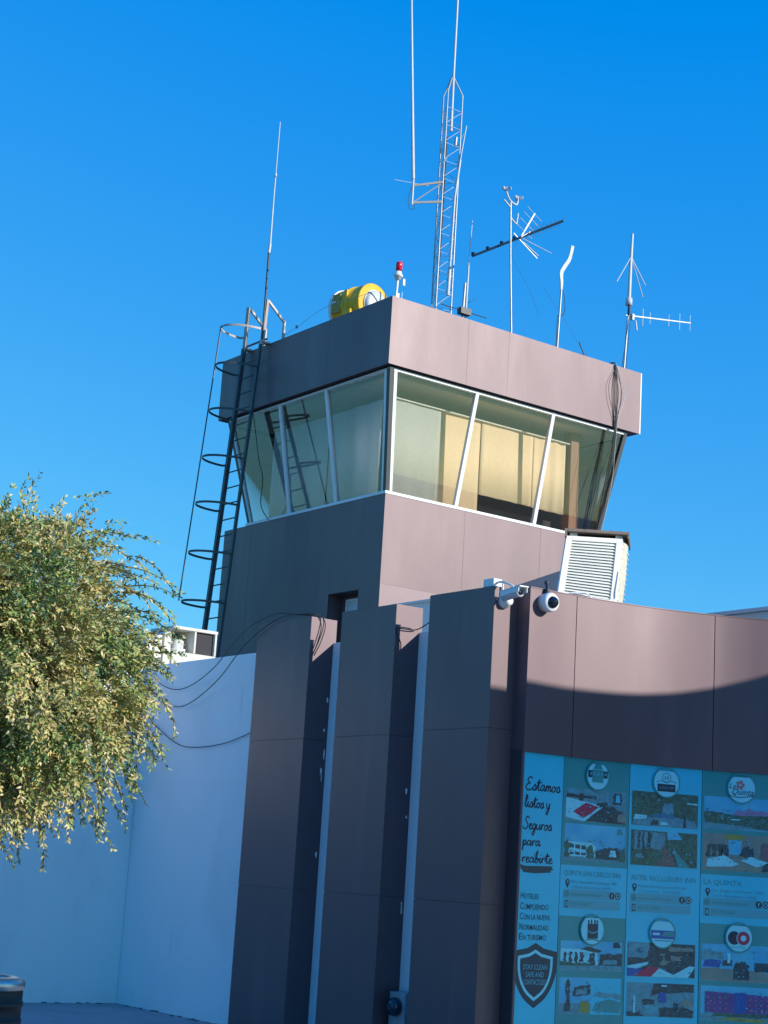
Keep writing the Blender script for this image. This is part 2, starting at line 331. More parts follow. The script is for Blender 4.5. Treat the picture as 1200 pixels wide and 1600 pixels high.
# roof band (parapet), chamfered far-left corner
px0,px1,py0,py1=13.40,18.42,18.44,23.10; pz0,pz1=8.695,9.705; ch=.02
core=[(px0+.013,py0+.013),(px1-.01,py0+.013),(px1-.01,py1-.01),(px0+ch,py1-.01),(px0+.013,py1-ch)]
b=MB(); b.prism(core,pz0+.01,9.40,0); 
inner=[(px0+.15,py0+.15),(px1-.15,py0+.15),(px1-.15,py1-.15),(px0+ch,py1-.15),(px0+.15,py1-ch)]
b.build('roof_slab',M['gap'],TW)
b=MB()
for xa,xc in zip([px0,14.83,15.62],[14.83,15.62,px1]): b.box((xa+(.0016 if xa>px0 else 0),py0,pz0),(xc-(.0016 if xc<px1 else 0),py0+.012,pz1))
for ya,yc in zip([py0+.0125,20.0,21.5],[20.0,21.5,py1-ch]): b.box((px0,ya+.002,pz0),(px0+.012,yc-.002,pz1))
b.hexa([(px0,py1-ch,pz0-.0),(px0+.012,py1-ch,pz0),(px0+ch+.01,py1-.012,pz0),(px0+ch,py1,pz0)],[(px0,py1-ch,pz1),(px0+.012,py1-ch,pz1),(px0+ch+.01,py1-.012,pz1),(px0+ch,py1,pz1)])
b.box((px0+ch,py1-.012,pz0),(px1,py1,pz1)); b.box((px1-.012,py0+.0125,pz0),(px1,py1-.0125,pz1))
b.build('roof_band',M['panel'],TW)
b=MB()   # upstand behind the band + coping
for a,c in (((px0+.013,py0+.013),(px1-.013,py0+.10)),((px0+.013,py0+.101),(px0+.10,py1-ch)),((px0+ch,py1-.1),(px1-.013,py1-.013)),((px1-.1,py0+.101),(px1-.013,py1-.101))):
    b.box((a[0],a[1],9.401),(c[0],c[1],9.70))
b.build('upstand',M['conc'],TW)
b=MB(); b.box((px1-.001,py0+.002,pz0),(px1+.022,py0+.03,pz1)); b.build('edge_trim',M['trim'],TW)
# interior
b=MB(); b.box((13.80,18.83,6.80),(17.85,22.35,6.899)); b.build('floor',M['dark_in'],TW)
b=MB(); b.box((13.62,18.66,8.60),(18.10,22.75,8.679)); b.build('ceiling',M['ceiling'],TW)
def curtain(name,mt,a,c,z0,z1,amp,nf,label):
    a,c=V(a),V(c); n=nf*8; rows=[[],[]]; d=(c-a); nn=V((-d.y,d.x,0)).normalized(); rc=random.Random(int(z0*100)+nf)
    ph=rc.random()*6
    for i in range(n+1):
        t=i/n; o=nn*(amp*math.sin(t*nf*2*math.pi+ph)+amp*.5*math.sin(t*nf*4.7+1)); p=a+d*t+o
        rows[0].append((p.x,p.y,z0+rc.uniform(-.004,.004))); rows[1].append((p.x,p.y,z1))
    b=MB(); b.grid(rows); o=b.build(name,mt,TW); so_=o.modifiers.new('solid','SOLIDIFY'); so_.thickness=.004
    if label: o['label']=label
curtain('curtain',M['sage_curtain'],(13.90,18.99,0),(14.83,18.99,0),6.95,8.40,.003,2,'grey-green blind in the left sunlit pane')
curtain('curtain',M['beige_curtain'],(14.84,19.01,0),(15.62,19.01,0),6.95,8.40,.002,1,'beige blind reaching down to the sill')
curtain('curtain',M['beige_curtain'],(15.63,19.0,0),(16.68,19.0,0),7.27,8.40,.003,2,'beige curtain pulled partly up, behind the middle pane')
curtain('curtain',M['beige_curtain'],(16.69,19.0,0),(17.36,19.0,0),7.26,8.40,.008,3,'beige curtain with deep folds beside the wooden post')
curtain('curtain',M['grey_curtain'],(13.97,19.3,0),(13.97,20.62,0),6.95,8.45,.008,3,'grey-green curtain on the shaded side')
curtain('curtain',M['grey_curtain'],(13.97,20.64,0),(13.97,22.2,0),6.95,8.45,.008,4,'grey-green curtain behind the ladder')
curtain('blind',M['slate_blind'],(17.72,19.25,0),(17.72,22.2,0),6.95,8.5,.003,3,None)
b=MB(); b.box((13.95,18.95,8.40),(17.42,19.03,8.415)); b.build('curtain_rail',M['cream'],TW)
b=MB(); b.box((17.42,18.93,6.9),(17.60,19.10,8.6)); b.build('wooden_post',M['wood'],TW)
b=MB(); b.box((15.2,19.5,6.9),(17.6,20.3,7.25)); b.build('console_desk',M['dark_in'],TW); b=MB(); b.box((14.5,21.9,6.9),(17.6,22.2,8.6)); b.build('back_wall',M['dark_in'],TW)

# ------------------------------------------------------------------ caged ladder
L=thing('caged_ladder','steel ladder with hooped safety cage leaning on the shaded side of the tower','ladder',(12.9,21.9,3.62))
def lad(y,z):   # ladder axis
    t=(z-4.4)/(9.70-4.4); return V((12.87+(13.30-12.87)*t, y+(21.86-22.04)*(1-t)*-1*0, z))
def yl_(z): t=(z-4.6)/(9.68-4.6); return 21.64+(21.78-21.64)*t, 22.13+(22.28-22.13)*t
for k in (0,1):
    b=MB(); pb=lad(yl_(3.62)[k],3.62); pt=lad(yl_(9.72)[k],9.72)
    b.bar(pb,pt,.05 if k==0 else .06,.04 if k==0 else .065,0,up=(1,0,0)); tag(b.build('rail',M['ladder'],L),None)
z=3.95
while z<9.7:
    b=MB(); a=lad(yl_(z)[0],z); c=lad(yl_(z)[1],z); b.tube([a,c],.011,6); b.build('rung',M['ladder'],L); z+=.262
for hz in (9.92,9.28,8.52,7.75,7.0,6.22,5.45):
    y0_,y1_=yl_(hz); p=lad(0,hz).x; yc=(y0_+y1_)/2; b=MB(); pts=[]
    rx=.53; ry=.335
    for i in range(25):
        t=-math.pi*.5+math.pi*i/24; 
        pts.append(V((p-.05-rx*math.cos(t)*1.0 if True else 0,yc+ry*math.sin(t),hz)))
    pts=[V((p,y0_,hz))]+pts+[V((p,y1_,hz))]
    for i in range(len(pts)-1): b.bar(pts[i],pts[i+1],.008,.034)
    b.build('hoop',M['ladder'] if hz<9.8 else M['cream_metal'],L)
b=MB(); yc=21.97; b.bar((12.93-.58,yc+.03,5.45),(13.3-.58,yc+.1,9.92),.03,.008,0,up=(1,0,0)); b.build('cage_strap',M['ladder'],L)
for k,(yy,yt) in enumerate(((21.74,21.70),(22.27,22.25))):
    b=MB(); b.bar((13.30,yy,9.68),(13.31,yt,10.42),.05,.05); b.bar((13.33,yt,10.41),(13.66,yt,10.13),.035,.035); b.bar((13.66,yt,10.14),(13.66,yt,9.72),.035,.035); b.box((13.28,yy-.05,9.707),(13.42,yy+.06,9.735))
    tag(b.build('handrail',M['cream_metal'],L),None)
b=MB(); b.bar((13.36,21.7,9.78),(13.36,22.3,9.78),.03,.02); b.build('crossbar',M['ladder'],L)

# ------------------------------------------------------------------ roof-top gear
RZ=9.40
TS=0.78
W=thing('whip_antenna','long thin whip antenna rising from the ladder head','antenna',(13.3,21.66,9.9),'antennas')
b=MB(); b.tube([(13.26,21.68,9.75),(13.27,21.70,11.2)],.022,8); b.build('lower_tube',M['dark_metal'],W)
b=MB(); b.tube([(13.27,21.70,11.2),(13.28,21.70,11.36)],.03,8); b.tube([(13.28,21.70,11.36),(13.29,21.72,12.2),(13.30,21.73,12.55)],[.020,.015,.014],8); b.tube([(13.30,21.73,12.55),(13.31,21.74,13.49)],.011,8); b.lathe((13.3,21.73,12.52),(0,0,1),[(0,.012),(.0,.02),(.06,.02),(.06,.012)],8); b.build('whip',M['rodgrey'],W)
# lattice mast
Y=19.2
LMs=thing('lattice_mast','tall white triangular lattice mast with a pole on top, tallest on the roof','mast',(14.95,Y,RZ),'antennas')
c0=[V((14.775,19.2,0)),V((15.07,19.2,0)),V((14.86,19.42,0))]
zt=13.55
for q in c0:
    b=MB(); t=V((14.905,19.27,0)); b.tube([(q.x,q.y,RZ),(q.x*.0+q.x,q.y,zt+.1),(14.905,19.27,zt+.42)],.017,8); b.build('leg',M['galv'],LMs)
b=MB(); z=RZ+.1; k=0
while z<zt-.2:
    for i in range(3):
        p=c0[i]; q=c0[(i+1)%3]
        b.tube([(p.x,p.y,z),(q.x,q.y,z+.26)],.006,5); b.tube([(q.x,q.y,z+.27),(p.x,p.y,z+.27)],.005,5)
    z+=.30
b.build('lattice_bracing',M['galv'],LMs)
b=MB(); b.tube([(14.90,19.23,13.0),(14.905,19.25,14.0),(14.90,19.25,16.2)],[.03,.026,.022],10); tag(b.build('top_pole',M['rodgrey'],LMs),None)
b=MB()
for i in range(5): b.tube([(14.80+.012*i,19.25+.01*i,RZ),(14.81+.012*i+.004*(i%2),19.26,11.4),(14.82+.008*i,19.25,12.9)],.007,5)
b.build('cable_run',M['cable'],LMs)
# side arm antennas on mast
S=thing('side_antenna','long white rod antenna held out on a bracket left of the lattice mast','antenna',(14.2,Y,11.6),'antennas')
b=MB(); b.bar((14.205,Y,11.87),(14.76,Y,12.10),.03,.03); b.bar((14.22,Y,11.60),(14.77,Y,11.78),.02,.03); b.bar((14.24,Y,11.62),(14.73,Y,12.06),.014,.014); b.build('bracket',M['dark_metal'],S)
b=MB(); b.tube([(14.205,Y,11.56),(14.205,Y,12.0)],.022,8); b.tube([(14.20,Y,11.98),(14.08,Y,13.4),(13.94,Y,15.1)],[.034,.028,.02],8); b.tube([(13.85,Y,11.86),(14.5,Y,11.96)],.005,4); b.build('rod',M['rodgrey'],S)
b=MB(); b.tube(cr([(14.18,Y,11.85),(14.13,Y,11.65),(14.16,Y,11.50),(14.24,Y,11.50),(14.26,Y,11.58)],5),.006,5); b.build('lead',M['cable'],S)
S=thing('rod_antenna','slim white rod antenna clamped to the right side of the lattice mast','antenna',(15.0,Y,10.9),'antennas')
b=MB(); b.tube([(14.98,19.17,10.7),(15.0,19.17,11.9),(15.07,19.17,12.56)],.022,8); b.tube([(15.07,19.17,12.56),(15.156,19.17,13.16)],.012,8); b.tube([(14.97,19.17,10.3),(14.98,19.17,10.75)],.034,8); b.build('rod',M['rodgrey'],S)
b=MB(); b.tube([(15.05,19.2,12.85),(15.22,19.3,13.10)],.006,5); b.build('spike',M['galv'],S); b=MB(); b.tube([(14.68,19.1,12.35),(14.78,19.15,12.5)],.016,6); b.build('stub',M['galv'],S); b=MB(); b.tube([(14.98,19.2,12.78),(14.99,19.2,12.92)],.03,6); b.build('clamp',M['galv'],S)
S=thing('twin_whip_antenna','short whip antenna with a stubby tube on a cross arm, right of the lattice mast','antenna',(15.33,Y,RZ),'antennas')
b=MB(); b.tube([(15.355,Y,9.45),(15.37,Y,10.9)],.02,8); b.tube([(15.37,Y,10.9),(15.397,Y,11.65)],.010,8); b.build('whip',M['rodgrey'],S)
b=MB(); b.tube([(15.28,Y,9.45),(15.32,Y,10.60)],.026,8); b.build('stub_tube',M['galv'],S)
b=MB(); b.tube([(14.80,19.1,10.10),(15.82,19.25,10.17)],.010,6); b.obox((15.30,19.16,10.12),(.10,0,0),(0,.05,0),(0,0,.05)); b.tube([(15.4,19.2,10.3),(15.55,19.2,10.42)],.006,5); b.build('cross_arm',M['dark_metal'],S)
# wind sensor mast
Y=18.60
S=thing('wind_sensor_mast','slim pole with white wind sensors on forked arms','mast',(15.76,18.6,9.70),'antennas')
b=MB(); b.tube([(15.765,18.56,9.60),(15.70,18.6,11.0),(15.655,18.6,11.86)],.020,8); b.build('pole',M['galv'],S)
b=MB()
b.tube(cr([(15.655,18.6,11.62),(15.78,18.6,11.54),(15.80,18.6,11.58)],4)+[V((15.815,18.6,11.72))],.017,6)
b.tube([(15.65,18.6,11.78),(15.52,18.6,11.86)],.017,6)
b.tube(cr([(15.57,18.6,12.0),(15.60,18.6,11.93),(15.67,18.6,11.87),(15.77,18.6,11.85),(15.80,18.6,11.92)],4),.019,6)
b.build('arm',M['rodgrey'],S)
b=MB()
for cx_,cz_ in ((15.56,12.05),(15.80,11.97)):
    for t in range(3):
        an=t*2.1+cx_; p=V((cx_+.055*math.cos(an),18.6+.055*math.sin(an),cz_)); b.lathe(p-V((0,0,.0)),(math.sin(an),-math.cos(an),0),[(-.03,.006),(-.02,.024),(0,.032),(.004,.028)],8); b.tube([(cx_,18.6,cz_),p],.005,4)
    b.tube([(cx_,18.6,cz_-.06),(cx_,18.6,cz_+.03)],.016,6)
b.build('cup',M['rodgrey'],S)
# log periodic antenna
S=thing('log_periodic_antenna','dark long boom antenna slung across the wind sensor pole with crossed elements','antenna',(15.85,18.75,11.35),'antennas')
b=MB(); p0=V((15.10,18.78,10.87)); p1=V((16.95,18.82,11.99)); b.bar(p0,p1,.022,.04); 
for t in (0.005,.16,.31,.45): 
    q=p0.lerp(p1,t); b.obox(q+V((0,0,.03)),(.02,0,0),(0,.02,0),(0,0,.025))
b.build('boom',M['boom'],S)
dd=(p1-p0).normalized(); pr=V((-dd.z,0,dd.x))
for i in range(9):
    q=p0.lerp(p1,.60+i*.048); b=MB(); b.tube([q-pr*(.085-.004*i)*(1)+V((0,.1,0)),q+pr*(.085-.004*i)-V((0,.1,0))],.0055,4); b.build('element',M['galv'],S)
q0=p0.lerp(p1,.52); a1=V((16.33,18.8,11.93)); b=MB(); b.bar(q0,a1,.012,.02); b.build('arm',M['galv'],S)
for t in (.25,.5,.75,.97):
    q=q0.lerp(a1,t); b=MB(); b.tube([q+V((-.17+.02*t,-.0,.085)),q+V((.16,0,-.08))],.0065,4); b.build('element',M['galv'],S)
a2=V((16.42,18.8,11.20)); b=MB(); b.bar(q0+V((-.15,0,.03)),a2,.012,.014); b.tube([q0+V((.05,0,-.06)),a2+V((.02,0,.05))],.014,5); b.tube([q0,V((16.72,18.8,11.37))],.008,5); b.tube([q0,V((16.25,18.8,11.60))],.02,5)
b.build('reflector_arm',M['galv'],S)
b=MB(); b.tube(cr([q0,V((15.9,18.8,11.1)),V((16.25,18.8,10.7)),V((16.5,18.8,10.3))],5),.0035,4); b.build('guy_wire',M['cable'],S)
# curved blade antenna
S=thing('blade_antenna','pole with a curved pale blade shaped antenna on top','antenna',(16.92,18.8,RZ),'antennas')
b=MB(); b.tube([(16.90,18.8,9.45),(16.955,18.8,10.82)],.021,8); b.build('pole',M['galv'],S)
b=MB(); pts=cr([(16.955,18.8,10.82),(16.955,18.8,10.95),(16.94,18.8,11.10),(17.0,18.8,11.22),(17.09,18.8,11.36),(17.13,18.8,11.48),(17.16,18.8,11.62)],5)
for i in range(len(pts)-1):
    t=i/(len(pts)-1); w_=.020+.022*math.sin(min(1,t*1.3)*math.pi*.8); b.obox((pts[i]+pts[i+1])/2,V((w_,0,0)),V((0,.012,0)),(pts[i+1]-pts[i])/2*1.05)
tag(b.build('blade',M['camgrey'],S,bevel=.006),None)
b=MB(); b.tube(cr([(16.96,18.8,10.85),(17.02,18.8,10.75),(17.05,18.8,10.55),(17.02,18.8,10.42),(16.95,18.8,10.40),(16.88,18.78,10.30),(16.88,18.78,9.6)],5),.008,5); b.build('lead',M['cable'],S)
# ground plane antenna + small yagi
S=thing('ground_plane_antenna','white column antenna with three drooping rods near the right roof corner','antenna',(18.2,18.7,9.6),'antennas')
X0=18.30
b=MB(); b.tube([(18.28,18.7,9.62),(18.345,18.7,10.75),(18.36,18.7,11.0)],.022,8); b.build('pole',M['galv'],S)
b=MB(); b.tube([(18.355,18.7,10.95),(18.365,18.7,11.6),(18.39,18.7,12.15)],[.038,.036,.026],10); b.lathe((18.355,18.7,10.9),(0,0,1),[(0,.02),(0,.055),(.12,.055),(.12,.03)],12); b.build('column',M['rodgrey'],S)
b=MB()
for e in ((17.97,18.6,11.18),(18.70,18.68,11.33),(18.72,18.75,11.15)): b.tube([(18.375,18.7,11.75),e],.010,6)
b.build('drooping_rod',M['rodgrey'],S)
b=MB(); b.tube([(18.33,18.66,10.9),(18.33,18.66,10.72)],.024,6); b.tube(cr([(18.33,18.66,10.72),(18.28,18.66,10.3),(18.16,18.6,9.9),(18.05,18.5,9.74)],5),.007,5); b.tube(cr([(18.4,18.7,10.6),(18.36,18.7,10.2),(18.33,18.7,9.7)],4),.006,5); b.build('lead',M['cable'],S)
S=thing('yagi_antenna','small horizontal yagi antenna pointing right from the white column pole','antenna',(18.3,18.7,10.7),'antennas')
b=MB(); y0v=V((18.27,18.68,10.705)); y1v=V((19.78,18.68,10.95)); b.bar(y0v,y1v,.02,.02); b.obox((18.40,18.66,10.70),(.02,0,0),(0,.03,0),(0,0,.05)); b.build('boom',M['galv'],S)
for t,l in ((.26,.15),(.37,.10),(.66,.10),(.83,.14),(.995,.14)): 
    q=y0v.lerp(y1v,t); b=MB(); b.tube([q+V((0,.0,l)),q-V((0,.0,l))],.0065,5); b.build('element',M['galv'],S)
b=MB(); b.tube([(18.48,18.66,10.66),(18.51,18.66,10.5)],.02,6); b.build('connector',M['rodgrey'],S)
# small wire bracket
b=MB(); b.tube([(17.60,18.8,9.70),(17.45,18.8,9.95),(17.38,18.8,10.06)],.012,6); b.tube([(17.62,18.8,9.72),(17.55,18.8,9.90),(17.38,18.8,9.86),(17.0,18.8,9.86)],.006,5); b.tube([(17.40,18.8,10.0),(17.05,18.8,10.35),(16.6,18.8,10.75)],.003,4)
tag(b.build('wire_bracket',M['dark_metal'],org=(17.5,18.8,9.7)),'small bent dark bracket with guy wires between blade antenna and white column','bracket')
TS=1.0
# obstruction light
S=thing('obstruction_light','red topped warning light on a short white post at the roof corner','warning light',(13.71,18.8,9.5))
b=MB(); b.tube([(13.70,18.8,9.45),(13.735,18.8,10.13)],.018,8); b.build('post',M['whitep'],S)
b=MB(); b.lathe((13.735,18.8,10.12),(0.05,0,1),[(0,.02),(.0,.035),(.05,.05),(.055,.07),(.08,.07),(.085,.05),(.13,.048),(.135,.02)],16); b.build('base',M['whitep'],S)
b=MB(); b.lathe((13.742,18.8,10.25),(0.05,0,1),[(0,.02),(0,.044),(.12,.050),(.15,.042),(.16,.01)],16); b.build('red_lens',M['red'],S)
b=MB(); b.tube([(13.86,18.85,9.62),(13.90,18.9,10.0)],.008,5); b.obox((13.92,18.9,10.16),(.02,0,0),(0,.01,0),(0,0,.05)); b.obox((13.83,18.9,9.93),(.018,0,0),(0,.01,0),(0,0,.035)); tag(b.build('small_bracket',M['camgrey'],org=(13.88,18.88,9.6)),'tiny grey plate on a thin rod behind the red warning light','bracket')
# rotating beacon: fat yellow drum on its side with a glass end
S=thing('rotating_beacon','large yellow drum shaped beacon lamp with a glass end lying on the roof edge','beacon lamp',(14.1,20.1,RZ))
c=V((14.10,20.25,10.11)); ax=V((.18,-1,.0)).normalized(); uu=V((1,.18,0)).normalized(); zz=V((0,0,1))
b=MB(); b.lathe(c,ax,[(-.30,.05),(-.31,.31),(-.29,.335),(-.06,.34),(-.055,.355),(-.01,.355),(-.005,.34),(.275,.34),(.28,.35),(.305,.35),(.31,.33),(.315,.05)],40); b.build('drum',M['yellow'],S)
b=MB(); b.lathe(c,ax,[(-.33,.325),(-.335,.355),(-.292,.355),(-.290,.336)],40); b.build('rim',M['whitep'],S)
b=MB(); b.lathe(c,ax,[(.316,.22),(.316,.245),(.335,.245),(.335,.22)],40); b.build('rim',M['whitep'],S)
b=MB(); b.lathe(c,ax,[(.330,.23),(.37,.225),(.39,.19),(.405,.12),(.41,.02)],32); b.build('glass_end',M['camgrey'],S)
b=MB()
for a_ in (.3,1.35,2.4): 
    pts=[c+ax*(.334+k_*.55)+(uu*math.cos(a_)+zz*math.sin(a_))*r_ for k_,r_ in ((0,.238),(.072,.23),(.11,.196),(.137,.122),(.146,.02))]; b.tube(pts,.007,5)
b.build('glass_rib',M['dark_metal'],S)
b=MB()
for o in (-.18,.14): b.obox(c+ax*o+zz*-.36,uu*.22,ax*.035,zz*.30)
b.obox(c+ax*.04-uu*.345-zz*.03,uu*.022,ax*.03,zz*.24); b.obox(c+ax*.10-uu*.36-zz*.17,uu*.04,ax*.09,zz*.045)
b.build('yoke',M['yellow'],S,bevel=.008)
b=MB(); b.obox(c-ax*.18-uu*.335+zz*.03,uu*.006,ax*.085,zz*.15); b.build('hatch',M['yellow_dark'],S)
b=MB(); b.tube([c-ax*.26-uu*.345+zz*.05,c-ax*.18-uu*.36+zz*.05],.017,8); b.tube([c+ax*.0+zz*.345-uu*.06,c+zz*.345+uu*.06],.015,6); b.tube([c-ax*.14+zz*.35-uu*.06,c-ax*.14+zz*.35+uu*.06],.015,6); b.build('latch',M['whitep'],S)
# parapet wire
b=MB(); b.tube(cr([(13.42,21.3,9.76),(13.42,20.9,9.82),(13.42,20.2,9.95),(13.5,19.2,9.95)],5),.004,4); b.lathe((13.42,20.95,9.80),(0,0,1),[(0,.01),(.0,.022),(.04,.022),(.045,.01)],8); tag(b.build('roof_wire',M['galv'],org=(13.42,20.8,9.7)),'thin wire strung along the left roof edge to the yellow beacon','wire')
# cable bundle over the parapet
S=thing('cable_bundle','bundle of black cables hanging over the right end of the roof band','cables',(17.85,18.40,9.70))
rc=random.Random(8)
for i in range(6):
    ox=[-.03,0,.02,.05,.09,-.08][i]; sp=[.0,.0,.01,.07,.11,-.10][i]
    pts=[(17.72+ox*.5,18.75,9.66),(17.80+ox*.3,18.45,9.735),(17.84+ox*.3,18.415,9.66),(17.84+ox+sp*.8,18.40,9.35),(17.85+ox+sp*.6,18.40,9.1),(17.86+ox*.4,18.40,8.8),(17.86+ox*.5,18.44,8.45),(17.83+ox*1.6-i*.012,18.52,7.8),(17.80+ox*2-i*.03,18.62,7.15),(17.75+ox*1.5-i*.03,18.70,6.7)]
    b=MB(); b.tube(cr(pts,5),[.008,.007,.006,.005,.004,.004][i],5); b.build('cable',M['cable'] if i not in(4,) else M['camgrey'],S)

# ------------------------------------------------------------------ evaporative cooler on the right
S=thing('evaporative_cooler','louvred pale evaporative cooler under a weathered board, right of the tower','cooler',(14.5,15.3,3.62))
TL,TR,BL,BR=V((13.995,15.238,5.88)),V((14.732,15.023,5.935)),V((13.90,15.265,5.10)),V((14.665,15.04,5.08))
bk=V((.475,.396,0)); fn=(TR-TL).cross(BL-TL).normalized()
if fn.dot(V((-.6,-.8,0)))<0: fn=-fn
def fp(u,v,d=0): return (TL.lerp(TR,u)).lerp(BL.lerp(BR,u),v)+fn*d
b=MB(); b.hexa([fp(0,1),fp(1,1),fp(1,1)+bk,fp(0,1)+bk],[fp(0,0),fp(1,0),fp(1,0)+bk,fp(0,0)+bk]); b.build('cabinet',M['gap'],S)
b=MB()
def slab(u0,u1,v0,v1,d0,d1): b.hexa([fp(u0,v1,d1),fp(u1,v1,d1),fp(u1,v1,d0),fp(u0,v1,d0)],[fp(u0,v0,d1),fp(u1,v0,d1),fp(u1,v0,d0),fp(u0,v0,d0)])
slab(-.02,.09,0,1,.001,.04); slab(.90,1.02,0,1,.001,.04); slab(.091,.899,0,.07,.001,.04); slab(.091,.899,.94,1,.001,.04); b.build('frame',M['cooler'],S,bevel=.004)
n=19
b=MB()
for i in range(n):
    v0=.075+i*.0455
    b.hexa([fp(.085,v0+.040,.035),fp(.905,v0+.040,.035),fp(.905,v0+.034,.030),fp(.085,v0+.034,.030)],[fp(.085,v0,.004),fp(.905,v0,.004),fp(.905,v0-.006,.001),fp(.085,v0-.006,.001)])
b.build('louvre',M['cooler'],S)
b=MB(); rows=[]
rt=fp(1,0)-fp(0,0); rt.normalize()
for i in range(9):
    t=i/8; o=rt*(.02+.05*math.sin(t*math.pi)); rows.append([fp(1,.02+.0*t)+bk*t+o,fp(1,.5)+bk*t+o*1.2,fp(1,1)+bk*t+o])
b.grid([list(r) for r in rows]); b.build('side_pad',M['pad'],S)
b=MB(); 
for i in range(12): 
    v=.05+i*.078; q=fp(1,v)+rt*.075+bk*.5; b.bar(fp(1,v)+rt*.03,fp(1,v+.05)+bk+rt*.06,.012,.012)
b.build('pad_rib',M['cream'],S)
b=MB(); d0=fn*.09
a_=[TL-rt*.07+d0+V((0,0,.05)),TR+rt*.07+d0+V((0,0,.05)),TR+rt*.07+bk*1.1+V((0,0,.05)),TL-rt*.07+bk*1.1+V((0,0,.05))]
b.hexa(a_,[p+V((0,0,.035)) for p in a_]); b.hexa([a_[0]-V((0,0,.07)),a_[0]-V((0,0,.07))+rt*.69*.0+rt*.03,a_[3]-V((0,0,.07))+rt*.03,a_[3]-V((0,0,.07))],[a_[0],a_[0]+rt*.03,a_[3]+rt*.03,a_[3]])
b.hexa([a_[1]-V((0,0,.05))-rt*.02,a_[1]-V((0,0,.05)),a_[2]-V((0,0,.05)),a_[2]-V((0,0,.05))-rt*.02],[a_[1]-rt*.02,a_[1],a_[2],a_[2]-rt*.02])
b.build('top_board',M['oldwood'],S)
b=MB()
for u in (.06,.9): p=fp(u,0,.0); b.hexa([p,p+rt*.1,p+rt*.1+bk*.9,p+bk*.9],[p+V((0,0,.049)),p+rt*.1+V((0,0,.049)),p+rt*.1+bk*.9+V((0,0,.049)),p+bk*.9+V((0,0,.049))])
b.build('spacer',M['cooler'],S)
for u in (.05,.95):
    for t in (.05,.95):
        p=fp(u,.99)+bk*t; b=MB(); b.bar(V((p.x,p.y,3.62)),V((p.x,p.y,p.z-.005)),.04,.04); b.build('leg',M['dark_metal'],S)
b=MB(); p=(TL+BR)/2+bk*1.02; b.obox(p+V((.35,1.0,0)),V((.2,-.12,0)),V((.35,1.15,0)),V((0,0,.2))); b.build('duct',M['galv'],S)
b=MB(); b.tube(cr([fp(.2,1,.05)+V((0,0,.06)),fp(.45,1,.07)+V((0,0,.085)),fp(.6,1,.06)+V((0,0,.03)),fp(.95,1,.05)+V((0,0,.05)),fp(.97,.8,.05),fp(.99,.5,.045)],5),.010,6); b.build('water_pipe',M['whitep'],S)

# ------------------------------------------------------------------ rooftop unit on the left
S=thing('rooftop_unit','cream open fronted air conditioning cabinet on the roof behind the white wall','air conditioner',(10.2,18.1,3.62))
y=17.9
b=MB(); b.box((10.02,y,3.63),(10.64,y+.6,4.11)); b.box((10.02,y,4.385),(10.65,y+.6,4.425)); b.box((10.61,y,4.1105),(10.64,y+.6,4.3845)); b.box((10.315,y,4.1105),(10.345,y+.6,4.3845)); b.box((10.02,y+.55,4.1105),(10.60,y+.59,4.3845)); b.build('cabinet',M['cream'],S,bevel=.006)
b=MB(); b.box((10.35,y+.04,4.115),(10.605,y+.5,4.38)); tag(b.build('dark_bay',M['dark_in'],S),'empty dark bay')
b=MB(); b.lathe((10.18,y+.16,4.1105),(0,0,1),[(0,.03),(0,.10),(.05,.10),(.05,.07),(.15,.07),(.16,.05),(.17,.02)],16); b.box((10.06,y+.28,4.112),(10.25,y+.45,4.30)); b.build('compressor',M['whitep'],S)
b=MB()
for i in range(3): b.hexa([(9.64+i*.125,y,3.63),(9.755+i*.125,y,3.63),(9.755+i*.125,y+.5,3.63),(9.64+i*.125,y+.5,3.63)],[(9.66+i*.125,y+.02,4.20+.06*i),(9.755+i*.125,y+.02,4.24+.06*i),(9.755+i*.125,y+.5,4.24+.06*i),(9.66+i*.125,y+.5,4.20+.06*i)])
b.build('side_panel',M['cream'],S,bevel=.01)

# white stair-head box and far building
b=MB(); b.box((11.5,14.5,3.62),(12.9,15.42,4.64)); b.box((11.47,14.47,4.641),(12.93,15.45,4.665)); tag(b.build('roof_hatch_box',M['distant'],org=(12,15,3.62)),'pale box on the low roof seen between the second and third brown fins','roof box')
S=thing('far_building','pale flat roofed building beyond the curved fascia on the right','building',(22,11,0))
b=MB(); b.box((18.6,4,0),(27,18.2,5.64)); b.build('wall',M['distant'],S)
b=MB(); b.box((18.55,3.95,5.645),(27.05,18.25,5.70)); b.build('roof',M['camgrey'],S)
b=MB(); b.box((19.2,16.7,5.701),(19.4,16.9,5.80)); b.build('roof_vent',M['whitep'],S)

# unseen wall band on columns, added to cast the shadow on the fascia
S=thing('added_shade_band','unseen high brown wall band on columns, added to shade the curved fascia','shade_caster',(12,4.6,0))
b=MB(); F_=[(10.6,4.79),(12.3,4.79),(13.6,4.73),(13.95,4.74),(14.15,4.78),(14.4,4.88),(14.6,5.0),(14.9,5.25),(16.5,6.2)]
poly=F_+[(x,y-.45) for x,y in F_[::-1]]
b.prism(poly,2.66,5.9); b.build('wall',M['panel'],S)
for x_,y_ in ((10.9,4.58),(13.5,4.52),(16.2,5.8)):
    b=MB(); b.box((x_-.15,y_-.15,0),(x_+.15,y_+.15,2.658)); b.build('column',M['panel'],S)

b=MB(); b.box((6.0,1.65,0),(6.8,2.35,4.2)); tag(b.build('bin_shade_column',M['panel'],bevel=.01,org=(6.4,2,0)),'unseen square brown column, added to shade the trash can','column')  # out of view, added to throw shade on the trash can
